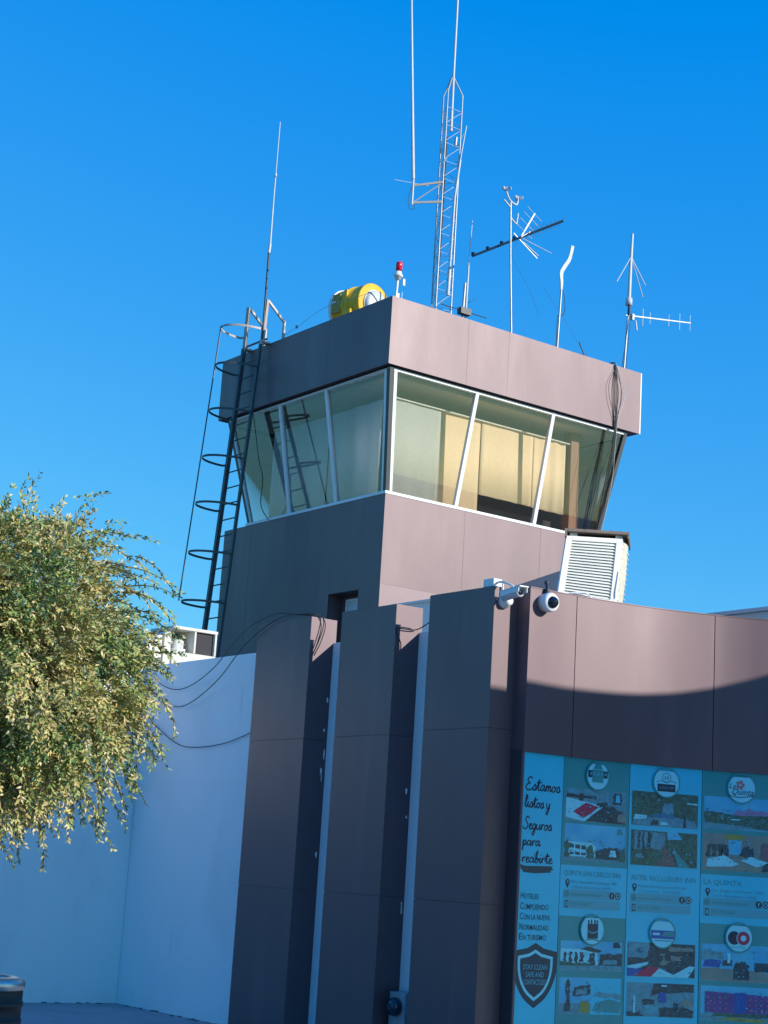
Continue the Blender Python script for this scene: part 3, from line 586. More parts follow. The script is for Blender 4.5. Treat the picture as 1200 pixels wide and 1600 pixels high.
# unseen wood behind and left of the viewer, added to darken panel reflections
rw=random.Random(5); b=MB()
for ang in range(78,215,3):
    for k in range(2):
        a_=R(ang+rw.uniform(-1,1)); d_=rw.uniform(42,60); h_=rw.uniform(4.5,8); w_=rw.uniform(2.2,3.6); cx_,cy_=d_*math.cos(a_),d_*math.sin(a_)
        rows=[]
        for i in range(9):
            t=i/8*math.pi; rows.append([(cx_+math.sin(t)*w_*(1+.25*math.sin(5*q+ang+i))*math.cos(q),cy_+math.sin(t)*w_*(1+.25*math.cos(4*q+i))*math.sin(q),h_*.5-h_*.5*math.cos(t)*(1+.06*math.sin(3*q+ang))) for q in [2*math.pi*n_/14 for n_ in range(14)]])
        b.grid(rows,0,False,True)
tag(b.build('added_far_wood',mat('added_far_foliage',(.04,.06,.03),.9,noise=.6,nscale=1.2,bump=.3,bscale=2)),'unseen dark wood, added for the glossy panels to reflect','wood',kind='stuff')
# ------------------------------------------------------------------ cameras on the corner
S=thing('bullet_camera','white bullet security camera on the side of the third brown fin','security camera',(9.26,10.85,3.98))
b=MB(); b.lathe((9.27,10.859,3.955),(0,-1,0),[(0,.02),(0,.062),(.03,.062),(.05,.045),(.085,.04),(.09,.02)],18); b.build('mount',M['whitep'],S)
b=MB(); a_=V((9.20,10.77,3.975)); hd=V((-.03,-.27,.015)); dn_=hd.normalized(); sd=V((-dn_.y,dn_.x,0)).normalized(); 
b.lathe(a_,hd,[(0,.015),(0,.036),(.20,.036),(.215,.038),(.24,.038),(.24,.02)],16); b.build('body',M['camgrey'],S)
b=MB(); b.obox(a_+hd*.52+V((0,0,.043)),sd*.046,hd*.56,V((0,0,.005))); b.obox(a_+hd*.52+V((0,0,.02))+sd*.043,sd*.003,hd*.5,V((0,0,.022))); b.obox(a_+hd*.52+V((0,0,.02))-sd*.043,sd*.003,hd*.5,V((0,0,.022))); b.build('sunshield',M['whitep'],S)
b=MB(); b.lathe(a_+dn_*.235,dn_,[(.005,.01),(.006,.024),(.012,.022),(.013,.005)],16); b.build('lens',M['lens'],S)
b=MB(); b.box((9.185,10.90,4.079),(9.285,11.04,4.155)); tag(b.build('junction_box',M['whitep'],bevel=.008,org=(9.23,10.97,4.08)),'small white junction box on top of the third brown fin','junction box')
b=MB(); b.tube(cr([(9.23,10.90,4.12),(9.22,10.80,4.11),(9.22,10.68,4.06),(9.23,10.64,4.0)],6),.010,6); b.tube([(9.24,10.84,4.0),(9.24,10.84,4.10)],.009,6); tag(b.build('camera_cable',M['whitep'],org=(9.22,10.8,4.1)),'white cable arching from the junction box to the bullet camera','cable')
S=thing('dome_camera','round white dome security camera with smoked lens on the curved fascia','security camera',(9.60,10.68,3.99))
p,nn=cur(.168); c=V((p.x,p.y,3.975)); ax=V((nn.x-.06,nn.y,-.05)).normalized()
b=MB(); b.lathe(c,ax,[(0,.03),(.0,.080),(.07,.084),(.10,.082),(.115,.072),(.117,.05)],28); b.build('housing',M['whitep'],S)
b=MB(); b.lathe(c+ax*.115,ax,[(0,.055),(.01,.052),(.035,.038),(.048,.018),(.05,.003)],20); b.build('dome_lens',M['lens'],S)
b=MB(); b.tube(cr([c+V((.0,-.03,.08)),c+V((.005,-.03,.12)),c+V((0.02,.0,.17))],4),.018,8); b.lathe(c+V((.02,.0,.165)),(0,0,1),[(0,.02),(.01,.024),(.03,.02),(.035,.006)],10); b.build('conduit',M['dark_metal'],S)

# electricity meter, trash can
S=thing('electricity_meter','grey electricity meter box with round glass in the gap between second and third fins','electric meter',(9.33,12.07,.0))
b=MB(); b.box((9.30,11.965,.0),(9.44,12.19,.60)); b.build('box',M['galv'],S,bevel=.006)
b=MB(); b.lathe((9.30,12.085,.475),(-1,0,0),[(0,.05),(.0,.082),(.03,.08),(.06,.07),(.075,.03)],24); b.build('glass_cover',M['meterglass'],S)
S=thing('trash_can','round dark metal trash can with a shiny ribbed lid','trash can',(3.50,7.72,0))
c=V((3.478,7.758,0))
b=MB(); b.lathe(c,(0,0,1),[(0,.18),(.02,.19),(.80,.19),(.80,.195),(.82,.195),(.82,.19),(.88,.19),(.88,.196),(.90,.196),(.90,.19),(.955,.19)],48); b.build('body',M['bin'],S)
b=MB(); b.lathe(c,(0,0,1),[(.956,.185),(.957,.198),(.99,.198),(1.0,.19),(1.012,.165),(1.013,.12),(1.0,.115),(.99,.11)],48); b.build('lid',M['binlid'],S)

# ------------------------------------------------------------------ cables on the wall and fins
def cable(name,pts,r,label,mt='cable'):
    b=MB(); b.tube(cr(pts,7),r,5); return tag(b.build(name,M[mt],org=pts[0]),label,'cable')
cable('wall_cable',[(9.42,17.3,3.74),(9.40,16.9,3.55),(9.38,16.4,3.50),(9.3,15.7,3.66),(9.16,14.9,3.98),(9.14,14.3,4.12),(9.14,13.85,4.08),(9.16,13.66,4.06),(9.28,13.62,4.055),(9.285,13.60,3.95),(9.25,13.605,3.82),(9.20,13.62,3.68)],.0055,'upper black cable sagging across the white wall to the first fin')
cable('wall_cable',[(9.43,17.45,3.60),(9.41,17.0,3.40),(9.38,16.4,3.30),(9.3,15.6,3.52),(9.15,14.8,3.86),(9.14,14.2,4.07),(9.14,13.7,4.075),(9.26,13.615,4.06),(9.31,13.60,3.97),(9.27,13.605,3.80),(9.21,13.62,3.66)],.0055,'lower black cable sagging across the white wall to the first fin')
cable('wall_cable',[(9.43,17.4,3.3),(9.42,17.0,3.08),(9.42,16.4,2.86),(9.42,15.6,2.86),(9.42,14.95,2.98),(9.30,14.70,3.0)],.005,'thin cable drooping low over the white wall')
cable('fin_cable',[(9.16,12.235,3.83),(9.25,12.22,3.82),(9.4,12.2,3.84),(9.44,12.0,3.95),(9.3,11.8,4.03),(9.18,11.77,4.06)],.0055,'black cable looped between the second and third fins')
cable('fin_cable',[(9.16,12.24,3.82),(9.23,12.235,3.68),(9.22,12.235,3.62)],.0055,'short black cable end hanging on the second fin')
cable('window_cable',[(13.38,22.05,8.8),(13.42,21.92,8.3),(13.40,21.72,7.8),(13.42,21.60,7.5),(13.5,21.72,7.1),(13.68,21.75,6.9)],.007,'thin cable hanging in front of the shaded windows beside the ladder')

# ------------------------------------------------------------------ printed banners on the curved wall
OFF0=-.022
INK={}
def ink(k,c,n=0,c2=None,sc=16,r=.30):
    INK[k]=mat('print_'+k,c,r,0,1.5,noise=n,nscale=sc,col2=c2)
ink('pale',(.03,.62,.84),.10,sc=2.5); ink('white',(.26,.80,.90)); ink('green',(.03,.34,.36),.12,sc=3); ink('navy',(.008,.02,.07)); ink('deep',(.005,.045,.085)); ink('grey',(.08,.42,.52))
ink('sky',(.04,.42,.70),.5,(.10,.60,.80),4); ink('leaf',(.02,.07,.06),1,(.07,.22,.18),26); ink('mid',(.06,.25,.34),1,(.13,.42,.50),22); ink('red',(.42,.03,.10)); ink('terra',(.24,.13,.14),1,(.14,.13,.16),20)
ink('tan',(.27,.30,.24),1,(.16,.25,.26),12); ink('dark',(.012,.03,.05),1,(.04,.11,.15),24); ink('violet',(.16,.08,.33),.3); ink('yellow',(.36,.38,.10),.4); ink('pool',(.03,.28,.48),.4); ink('blue',(.01,.10,.42)); ink('rose',(.46,.22,.24)); ink('violet2',(.30,.24,.42))
IK=list(INK); IM=[INK[k] for k in IK]
def clip(poly,a,keepgt):
    out=[]
    for i in range(len(poly)):
        p,q=poly[i],poly[(i+1)%len(poly)]
        pi=(p[0]>=a) if keepgt else (p[0]<=a); qi=(q[0]>=a) if keepgt else (q[0]<=a)
        if pi: out.append(p)
        if pi!=qi: t=(a-p[0])/(q[0]-p[0]); out.append((a,p[1]+t*(q[1]-p[1])))
    return out
def pol(b,pts,off,k):
    ar=sum(pts[i][0]*pts[(i+1)%len(pts)][1]-pts[(i+1)%len(pts)][0]*pts[i][1] for i in range(len(pts)))
    if ar<0: pts=pts[::-1]
    s0=min(p[0] for p in pts); s1=max(p[0] for p in pts); n=max(1,int((s1-s0)/.045)+1); st=(s1-s0)/n
    for i in range(n):
        q=clip(clip(pts,s0+i*st,True),s0+(i+1)*st,False)
        if len(q)>2: b.face([csurf(s,z,OFF0+off) for s,z in q],IK.index(k),True)
def rect(b,s0,s1,z0,z1,off,k): pol(b,[(s0,z0),(s1,z0),(s1,z1),(s0,z1)],off,k)
def disc(b,s,z,r,off,k,n=28,a0=0,a1=2*math.pi): pol(b,[(s+r*math.cos(a0+(a1-a0)*i/n),z+r*math.sin(a0+(a1-a0)*i/n)) for i in range(n+(a1-a0<6))],off,k)
def ring(b,s,z,r,w_,off,k,n=32,a0=0,a1=2*math.pi):
    for i in range(n):
        t0=a0+(a1-a0)*i/n; t1=a0+(a1-a0)*(i+1)/n
        b.face([csurf(s+q*math.cos(t),z+q*math.sin(t),OFF0+off) for q,t in ((r,t0),(r,t1),(r-w_,t1),(r-w_,t0))][::1],IK.index(k))
def ribbon(b,pts,w_,off,k):
    pts=[(p.x,p.y) for p in cr([(x,y,0) for x,y in pts],4)]
    L_=[];R_=[]
    for i,p in enumerate(pts):
        a=pts[max(i-1,0)];c=pts[min(i+1,len(pts)-1)]; dx,dy=c[0]-a[0],c[1]-a[1]; l=math.hypot(dx,dy) or 1; L_.append((p[0]-dy/l*w_/2,p[1]+dx/l*w_/2)); R_.append((p[0]+dy/l*w_/2,p[1]-dx/l*w_/2))
    for i in range(len(pts)-1): b.face([csurf(s,z,OFF0+off) for s,z in (R_[i],R_[i+1],L_[i+1],L_[i])],IK.index(k))
dg=None
def text(b,st,s,z,h,off,k,wid=None,bold=.0,shear=0):
    cu=bpy.data.curves.new('txt','FONT'); cu.body=st; cu.size=1; cu.offset=bold; cu.resolution_u=2; cu.shear=shear
    o=bpy.data.objects.new('txt',cu); COL.objects.link(o); bpy.context.view_layer.update(); d_=bpy.context.evaluated_depsgraph_get(); e=o.evaluated_get(d_); me=e.to_mesh()
    vs_=[v.co.copy() for v in me.vertices]
    if vs_:
        x0=min(v.x for v in vs_); x1=max(v.x for v in vs_); sc=h/.72; sx_=(wid/(x1-x0)) if wid else sc
        n=len(b.v); b.v+=[tuple(csurf(s+(v.x-x0)*sx_,z+v.y*sc,OFF0+off)) for v in vs_]
        for p in me.polygons: b.f.append(tuple(n+i for i in p.vertices)); b.m.append(IK.index(k)); b.sm.append(False)
    e.to_mesh_clear(); bpy.data.objects.remove(o); bpy.data.curves.remove(cu)
G={'E':(1.45,[[(1.3,2.0),(.8,2.3),(.3,2.0),(.35,1.5),(.8,1.25),(.3,1.0),(0,.5),(.3,0),(.9,0),(1.5,.35)]]),
's':(.95,[[(0,.1),(.5,1.05),(.75,.45),(.55,0),(.15,.05),(.6,0),(1.0,.3)]]),'t':(.85,[[(0,.3),(.45,2.0),(.35,.5),(.5,0),(.9,.3)],[(-.05,1.35),(1.0,1.5)]]),
'a':(1.15,[[(.8,.95),(.35,1.0),(.05,.4),(.3,0),(.7,.4),(.85,1.0),(.8,.2),(1.0,0),(1.2,.3)]]),
'm':(1.35,[[(0,.2),(.15,1),(.15,0),(.2,.6),(.5,1),(.6,.6),(.6,0),(.65,.6),(.95,1),(1.05,.5),(1.1,0),(1.4,.3)]]),
'o':(1.0,[[(.5,1.0),(.1,.6),(.2,.05),(.6,.05),(.75,.6),(.5,1),(.7,.8),(1.05,.85)]]),'l':(.65,[[(0,.3),(.5,1.8),(.35,2.3),(.15,1.8),(.2,.4),(.4,0),(.7,.3)]]),
'i':(.55,[[(0,.4),(.2,1.0),(.15,.3),(.35,0),(.6,.3)],[(.22,1.5),(.34,1.62)]]),'y':(1,[[(0,1),(.1,.2),(.4,0),(.7,.5),(.8,1),(.7,0),(.5,-1.0),(.2,-1.1),(.2,-.7),(.9,.2)]]),
'S':(1.4,[[(1.3,1.9),(.9,2.3),(.4,1.9),(.7,1.3),(1.1,.8),(.9,.1),(.3,0),(0,.4)]]),'e':(.85,[[(0,.4),(.5,.6),(.6,.9),(.35,1.0),(.1,.5),(.3,0),(.65,.05),(.9,.35)]]),
'g':(1.1,[[(.75,.95),(.35,1.0),(.05,.4),(.3,0),(.7,.4),(.8,1.0),(.75,0),(.55,-1.0),(.2,-1.0),(.3,-.5),(1.1,.3)]]),'u':(1.1,[[(0,1),(.05,.2),(.35,0),(.7,.5),(.75,1),(.75,.2),(.95,0),(1.15,.3)]]),
'r':(.8,[[(0,.2),(.15,1),(.15,0),(.2,.6),(.5,1),(.75,.85)]]),'p':(.95,[[(0,.4),(.2,1),(.1,-1.1),(.15,.4),(.4,1),(.75,.6),(.5,0),(.25,.1),(.9,.2)]]),
'c':(.75,[[(.7,.85),(.4,1),(.05,.5),(.3,0),(.8,.3)]]),'b':(.9,[[(0,.3),(.4,1.9),(.25,2.3),(.1,1.5),(.1,.2),(.4,0),(.7,.5),(.5,.95),(.25,.7),(.9,.6)]]),' ':(.6,[])}
def script(b,st,s,z,xh,wid,off,k,lw):
    tot=sum(G[c][0] for c in st); sc=wid/tot; x=0
    for c in st:
        for stx in G[c][1]: ribbon(b,[(s+(x+px)*sc+py*xh*.12,z+py*xh) for px,py in stx],lw,off,k)
        x+=G[c][0]
def part(name,fn,par,label=None):
    b=MB(); fn(b); o=b.build(name,IM,par); 
    if label: o['label']=label
    return o
def base(s0,s1,z0=.02,z1=2.684):
    def f(b): cslab(b,s0+.002,s1-.002,z0,z1,OFF0+.0002,OFF0+.004,IK.index('pale'))
    return f
O1,O2,O3,O4,O5=.0052,.0062,.0072,.0082,.0092
loc=tuple(csurf(.24,0,0))
S=thing('slogan_banner','narrow pale blue banner with handwritten slogan and shield, left of the hotel banners','banner',loc)
part('backing',base(.0,.481),S)
WR=[('Estamos',.058,2.372,.047,.39),('listos y',.052,2.228,.044,.29),('Seguros',.045,2.047,.045,.325),('para',.048,1.912,.040,.20),('recibirte',.048,1.773,.042,.34)]
for st,s,z,xh,wd in WR:
    def f(b,a=(st,s,z,xh,wd)): script(b,a[0],a[1],a[2],a[3],a[4],O2,'navy',.0115)
    part('slogan_word',f,S)
def f(b):
    pol(b,[(.03,1.752),(.10,1.742),(.40,1.752),(.385,1.737),(.41,1.722),(.37,1.715),(.385,1.70),(.2,1.685),(.07,1.69),(.04,1.72)],O1,'deep')
part('brush_stroke',f,S)
for st,s,z,wd in (('HOTELES',.052,1.475,.20),('CUMPLIENDO',.052,1.390,.315),('CON LA NUEVA',.052,1.306,.335),('NORMALIDAD',.052,1.222,.325),('EN TURISMO',.052,1.142,.30)):
    def f(b,a=(st,s,z,wd)): text(b,a[0][0],a[1],a[2],.056,O2,'deep',wid=.034,bold=.008); text(b,a[0][1:],a[1]+.04,a[2],.044,O2,'deep',wid=a[3]-.04,bold=.008)
    part('notice_text',f,S)
def shield(b,sc,off,k):
    c=(.242,.865)
    q=[(0,.255),(.09,.215),(.245,.185),(.24,.05),(.20,-.08),(.12,-.19),(0,-.27)]
    q=[(p.x,p.y) for p in cr([(x,y,0) for x,y in q[2:]],4)]; q=[(0,.255),(.09,.212)]+q
    pts=[(c[0]+x*sc,c[1]+y*sc) for x,y in q]+[(c[0]-x*sc,c[1]+y*sc) for x,y in q[-2:0:-1]]
    pol(b,pts,off,k)
def f(b): shield(b,1,O1,'deep'); shield(b,.79,O2,'white'); shield(b,.68,O3,'deep')
so_=part('shield',f,S)
for st,z,wd in (('STAY CLEAN',.905,.27),('SAFE AND',.845,.20),('CONTACTLESS',.785,.25)):
    def f(b,a=(st,z,wd)): text(b,a[0],.242-a[2]/2,a[1],.042,O4,'grey',wid=a[2],bold=.012)
    part('shield_text',f,so_)
PH={ # photo prints: background + shapes in uv
'bed':('mid',[('white',[(0,.1),(.30,.0),(.62,.35),(.60,.52),(.30,.62),(0,.70)]),('red',[(.12,.28),(.30,.10),(.58,.46),(.34,.58)]),('white',[(.28,.02),(.33,.0),(.60,.38),(.58,.52)]),('dark',[(.33,0),(1,0),(1,.30),(.78,.52),(.62,.50)]),('dark',[(.22,.62),(.30,.62),(.30,.85),(.22,.85)]),('dark',[(0,.72),(.5,.70),(.5,.80),(0,.80)]),('dark',[(.55,.45),(.70,.55),(.68,.66),(.52,.58)]),('dark',[(.78,.60),(.93,.60),(.92,.95),(.80,.95)]),('pale',[(.82,.66),(.90,.66),(.89,.9),(.83,.9)]),('tan',[(.85,.1),(1,.0),(1,.35),(.88,.3)]),('grey',[(.03,.85),(.14,.85),(.14,1),(.03,1)])]),
'hotel':('sky',[('mid',[(0,0),(1,0),(1,.10),(0,.14)]),('white',[(.05,.12),(.05,.52),(.45,.50),(.52,.42),(.52,.10)]),('dark',[(.08,.16),(.46,.15),(.46,.22),(.08,.24)]),('dark',[(.08,.34),(.46,.32),(.46,.40),(.08,.44)]),('white',[(.16,.12),(.18,.12),(.18,.5),(.16,.5)]),('white',[(.26,.12),(.28,.12),(.28,.5),(.26,.5)]),('white',[(.36,.12),(.38,.12),(.38,.5),(.36,.5)]),('leaf',[(0,.08),(.08,.10),(.09,.45),(.04,.55),(0,.5)]),('leaf',[(.38,.08),(.5,.10),(.48,.40),(.42,.45),(.37,.3)]),('dark',[(.52,.08),(.92,.10),(.92,.38),(.75,.42),(.6,.34),(.52,.30)]),('white',[(.74,.16),(.86,.16),(.84,.34),(.76,.34)]),('leaf',[(.9,.05),(1,.05),(1,.45),(.93,.38)]),('green',[(.86,.78),(.95,.78),(.93,.95),(.87,.92)])]),
'facade':('sky',[('mid',[(0,0),(1,0),(1,.16),(0,.20)]),('white',[(.0,.22),(.0,.72),(.42,.74),(.60,.66),(.62,.2)]),('dark',[(.32,.72),(.46,.82),(.68,.70),(.62,.62)]),('dark',[(.05,.28),(.10,.28),(.10,.62),(.05,.62)]),('dark',[(.14,.28),(.19,.28),(.19,.62),(.14,.62)]),('dark',[(.23,.28),(.28,.28),(.28,.62),(.23,.62)]),('dark',[(.32,.28),(.37,.28),(.37,.62),(.32,.62)]),('dark',[(.48,.2),(.56,.2),(.56,.6),(.48,.6)]),('dark',[(.62,.18),(1,.20),(1,.62),(.66,.58)]),('mid',[(.70,.25),(.92,.26),(.92,.40),(.70,.38)]),('leaf',[(0,.16),(.5,.18),(.4,.28),(.2,.25),(0,.30)]),('deep',[(.86,.80),(.98,.82),(.94,1),(.86,.98)])]),
'court':('sky',[('pale',[(.52,0),(1,0),(1,1),(.52,1)]),('mid',[(0,0),(.52,0),(.52,.28),(0,.32)]),('dark',[(.08,.08),(.20,.08),(.17,.5),(.18,.8),(.14,.98),(.10,.8),(.12,.5)]),('dark',[(.22,.45),(.50,.55),(.50,.82),(.24,.72)]),('mid',[(.28,.52),(.46,.58),(.46,.72),(.28,.66)]),('yellow',[(.34,.05),(.50,.05),(.50,.32),(.36,.38)]),('green',[(.55,.1),(.98,.05),(1,.35),(.8,.42),(.6,.32)]),('mid',[(.55,.5),(1,.42),(1,.56),(.6,.62)])]),
'garden':('leaf',[('mid',[(.0,.0),(1,.0),(.95,.22),(.6,.30),(.3,.26),(.05,.24)]),('pool',[(.25,.26),(.68,.24),(.60,.42),(.40,.40)]),('white',[(.03,.16),(.22,.20),(.24,.30),(.05,.32)]),('mid',[(.46,.40),(.64,.38),(.64,.66),(.50,.70)]),('white',[(.83,.72),(.99,.70),(.99,.75),(.84,.76)]),('dark',[(.3,.02),(.42,.04),(.40,.18),(.32,.18)]),('dark',[(.78,.02),(.82,.02),(.82,.4),(.78,.4)]),('white',[(.44,.05),(.56,.06),(.54,.14),(.45,.14)])]),
'path':('leaf',[('sky',[(.56,.78),(.78,.80),(.70,1),(.55,1)]),('mid',[(.05,.45),(.5,.5),(.52,.95),(.05,.98)]),('dark',[(.1,.5),(.14,.5),(.14,.95),(.1,.95)]),('dark',[(.26,.5),(.30,.5),(.30,.95),(.26,.95)]),('dark',[(.18,.0),(.21,.0),(.21,1),(.18,1)]),('terra',[(.40,.0),(.68,.0),(.62,.35),(.52,.55),(.47,.55),(.50,.3)]),('mid',[(.06,.22),(.2,.20),(.18,.33),(.08,.33)]),('green',[(.72,0),(.9,0),(.7,.4),(.66,.42)]),('mid',[(.64,.35),(.68,.35),(.68,.58),(.64,.58)])]),
'lobby':('dark',[('mid',[(0,.55),(.3,.58),(.32,1),(0,1)]),('pool',[(.12,.72),(.20,.66),(.26,.74),(.20,.86),(.12,.84)]),('dark',[(.14,.74),(.20,.7),(.2,.8),(.15,.8)]),('white',[(0,.10),(.30,.35),(.32,.44),(0,.30)]),('red',[(.08,.0),(.36,.0),(.48,.26),(.32,.30)]),('white',[(.36,.0),(.62,-.0),(.78,0),(.48,.26)]),('blue',[(0,0),(.10,0),(.24,.22),(.0,.24)]),('tan',[(.46,.36),(.58,.36),(.64,.48),(.54,.50)]),('tan',[(.64,.50),(.8,.5),(.8,.64),(.64,.64)]),('tan',[(.52,.50),(.56,.50),(.56,.70),(.52,.70)]),('tan',[(.60,.80),(.98,.78),(.98,.9),(.62,.92)]),('white',[(.62,.0),(.90,.0),(1,.34),(.92,.36)]),('dark',[(.94,.6),(1,.6),(1,.78),(.94,.78)])]),
'interior':('mid',[('dark',[(.35,.62),(1,.78),(1,1),(.42,1)]),('white',[(.52,.90),(.60,.90),(.60,.95),(.52,.95)]),('dark',[(.24,.36),(.42,.36),(.42,.52),(.24,.52)]),('blue',[(.48,.42),(.60,.45),(.58,.74),(.48,.72)]),('grey',[(.26,.10),(.46,.08),(.48,.32),(.26,.34)]),('dark',[(0,0),(.28,0),(.2,.12),(0,.14)]),('dark',[(.5,.0),(.98,.0),(.98,.22),(.75,.30),(.5,.26)]),('white',[(.10,.1),(.13,.1),(.13,.6),(.10,.6)]),('tan',[(.82,.34),(.96,.34),(.96,.52),(.82,.52)]),('dark',[(.7,.2),(.76,.2),(.76,.42),(.7,.42)])]),
'view':('sky',[('violet2',[(.4,.5),(.48,.62),(.55,.56),(.62,.72),(.7,.62),(.8,.66),(.9,.58),(1,.6),(1,.4),(.4,.4)]),('leaf',[(0,.16),(1,.02),(1,.52),(.6,.44),(.3,.50),(0,.56)]),('mid',[(0,.02),(.98,-.0),(.5,.14),(0,.18)]),('mid',[(.24,.3),(.28,.3),(.28,.46),(.24,.46)]),('white',[(.38,.30),(.50,.30),(.50,.34),(.38,.34)])]),
'rooms':('tan',[('sky',[(.36,.45),(.52,.45),(.54,1),(.34,1)]),('yellow',[(.30,.85),(.58,.85),(.56,1),(.32,1)]),('dark',[(.04,.35),(.36,.42),(.34,.68),(.2,.74),(.06,.68)]),('tan',[(.10,.4),(.12,.4),(.12,.66),(.1,.66)]),('tan',[(.18,.4),(.20,.4),(.20,.66),(.18,.66)]),('tan',[(.26,.4),(.28,.4),(.28,.66),(.26,.66)]),('white',[(.04,.08),(.4,.12),(.50,.20),(.30,.42),(.06,.30)]),('dark',[(.50,.40),(.70,.42),(.70,.66),(.56,.68)]),('terra',[(.76,.3),(1,.34),(1,.82),(.8,.78)]),('white',[(.52,.30),(.66,.42),(.90,.28),(.74,.14)]),('dark',[(.80,.04),(1,.02),(1,.26),(.86,.28)])]),
'lounge':('sky',[('tan',[(0,.0),(1,.0),(1,.26),(.5,.34),(0,.36)]),('blue',[(.02,.38),(.26,.38),(.28,.56),(.06,.60)]),('dark',[(.44,.06),(.66,.06),(.66,.44),(.60,.56),(.46,.50)]),('dark',[(.30,.42),(.42,.42),(.42,.58),(.30,.58)]),('white',[(.36,.5),(.40,.5),(.40,.76),(.36,.76)]),('dark',[(.72,.3),(.98,.3),(.98,.52),(.72,.56)]),('mid',[(0,.56),(.3,.6),(.3,.8),(0,.8)])]),
'colour':('sky',[('mid',[(0,0),(1,0),(1,.22),(0,.20)]),('violet',[(.06,.24),(.46,.22),(.46,.80),(.06,.84)]),('blue',[(.462,.22),(.62,.22),(.62,.84),(.462,.82)]),('violet',[(.622,.22),(1,.24),(1,.76),(.622,.80)]),('leaf',[(.16,.14),(.8,.12),(1,.18),(1,.26),(.5,.22),(.2,.24)]),('yellow',[(.2,.04),(.8,.0),(.98,.08),(.4,.12)])]+[('rose',[(.10+.08*i,.34+.15*j),(.12+.08*i,.34+.15*j),(.12+.08*i,.38+.15*j),(.10+.08*i,.38+.15*j)]) for i in range(4) for j in range(3)]+[('rose',[(.66+.075*i,.32+.15*j),(.68+.075*i,.32+.15*j),(.68+.075*i,.36+.15*j),(.66+.075*i,.36+.15*j)]) for i in range(4) for j in range(3)])}
def photo(par,key,s0,s1,z0,z1):
    def f(b):
        rj=random.Random(len(key)*3); bgk,shp=PH[key]; rect(b,s0,s1,z0,z1,O2,bgk); o=O3
        for k,p in shp:
            o+=.00035
            if k in('leaf','dark','mid','violet2','terra','tan'):
                q_=[]
                for i in range(len(p)):
                    a_,c_=p[i],p[(i+1)%len(p)]
                    for t in (0,.2,.4,.6,.8): q_.append((min(1,max(0,a_[0]+(c_[0]-a_[0])*t+rj.gauss(0,.009))),min(1,max(0,a_[1]+(c_[1]-a_[1])*t+rj.gauss(0,.014)))))
                p=q_
            pol(b,[(s0+u*(s1-s0),z0+max(0,min(1,v))*(z1-z0)) for u,v in p],o,k)
        rp=random.Random(len(key)*7+int(z0*10))   # print grain: small tonal patches
        for i in range(70):
            u=rp.uniform(.02,.93); v=rp.uniform(.02,.62 if key in('hotel','facade','view') else .9); du=rp.uniform(.006,.035); dv=rp.uniform(.01,.045)
            pol(b,[(s0+(u+a*du)*(s1-s0),z0+(v+c*dv)*(z1-z0)) for a,c in ((0,0),(1,rp.uniform(-.2,.3)),(rp.uniform(.7,1.1),1),(rp.uniform(-.2,.3),.9))],o+.0008+i*.00002,rp.choice(['mid','leaf','mid','green','grey','dark','sky']))
    part('photo_print',f,par)
def contact(par,s0,z,name,addr,web,tel,icw):
    def f(b): text(b,name,s0+.02,z+.0,.046,O2,'green',wid=icw,bold=.004)
    part('hotel_name',f,par)
    def f(b):
        rect(b,s0+.02,s0+.62,z-.19,z-.115,O2,'grey'); rect(b,s0+.02,s0+.62,z-.272,z-.20,O2,'grey')
    part('contact_strip',f,par)
    def f(b):
        text(b,addr[0],s0+.10,z-.062,.028,O3,'grey',wid=.48,bold=.008); text(b,addr[1],s0+.10,z-.105,.028,O3,'grey',wid=.42,bold=.008)
        text(b,web,s0+.10,z-.165,.028,O3,'green',wid=.33,bold=.012); text(b,tel,s0+.10,z-.250,.032,O3,'green',wid=.22,bold=.008)
    part('contact_details',f,par)
    def f(b):
        disc(b,s0+.06,z-.055,.024,O3,'deep',14); pol(b,[(s0+.038,z-.062),(s0+.082,z-.062),(s0+.06,z-.11)],O3,'deep'); disc(b,s0+.06,z-.053,.010,O4,'pale',10)
        disc(b,s0+.055,z-.152,.028,O3,'green',16); rect(b,s0+.04,s0+.072,z-.268,z-.207,O3,'deep'); rect(b,s0+.045,s0+.067,z-.257,z-.216,O4,'grey')
        disc(b,s0+.535,z-.152,.029,O3,'deep',18); text(b,'f',s0+.528,z-.17,.036,O4,'white',bold=.01); disc(b,s0+.598,z-.152,.029,O3,'deep',18); ring(b,s0+.598,z-.152,.019,.006,O4,'white',16)
    part('icons',f,par)
def badge(par,s,z,r,fn,flat):
    def f(b):
        ring(b,s,z,r+.008,.012,O5+.012,'green',36) ; 
        pts=[(s+r*math.cos(t),min(z+flat,z+r*math.sin(t))) for t in [2*math.pi*i/36 for i in range(36)]]; pol(b,pts,O5+.011,'white')
    o=part('logo_badge',f,par); part('emblem',fn,o)
OB=O5+.013
def em1(b,s=.84,z=2.55):
    rect(b,s-.105,s+.105,z-.02,z+.04,OB,'deep'); rect(b,s-.06,s+.06,z-.06,z+.05,OB+.001,'green'); disc(b,s,z+.055,.045,OB+.002,'green',16,0,math.pi); disc(b,s,z+.01,.014,OB+.003,'grey',10)
    for k in (-.075,-.04,.045,.08): rect(b,s+k-.01,s+k+.01,z,z+.024,OB+.003,'grey')
def em2(b,s=1.56,z=2.55): ring(b,s,z+.035,.045,.006,OB,'green',24); text(b,'AR',s-.026,z+.018,.036,OB,'green',wid=.052); rect(b,s-.09,s+.09,z-.085,z-.02,OB,'deep'); ribbon(b,[(s-.10,z-.005),(s-.05,z+.008),(s,z-.002),(s+.05,z+.008),(s+.10,z-.005)],.006,OB,'green'); text(b,'LUXURY INN',s-.075,z-.062,.024,OB+.001,'grey',wid=.15)
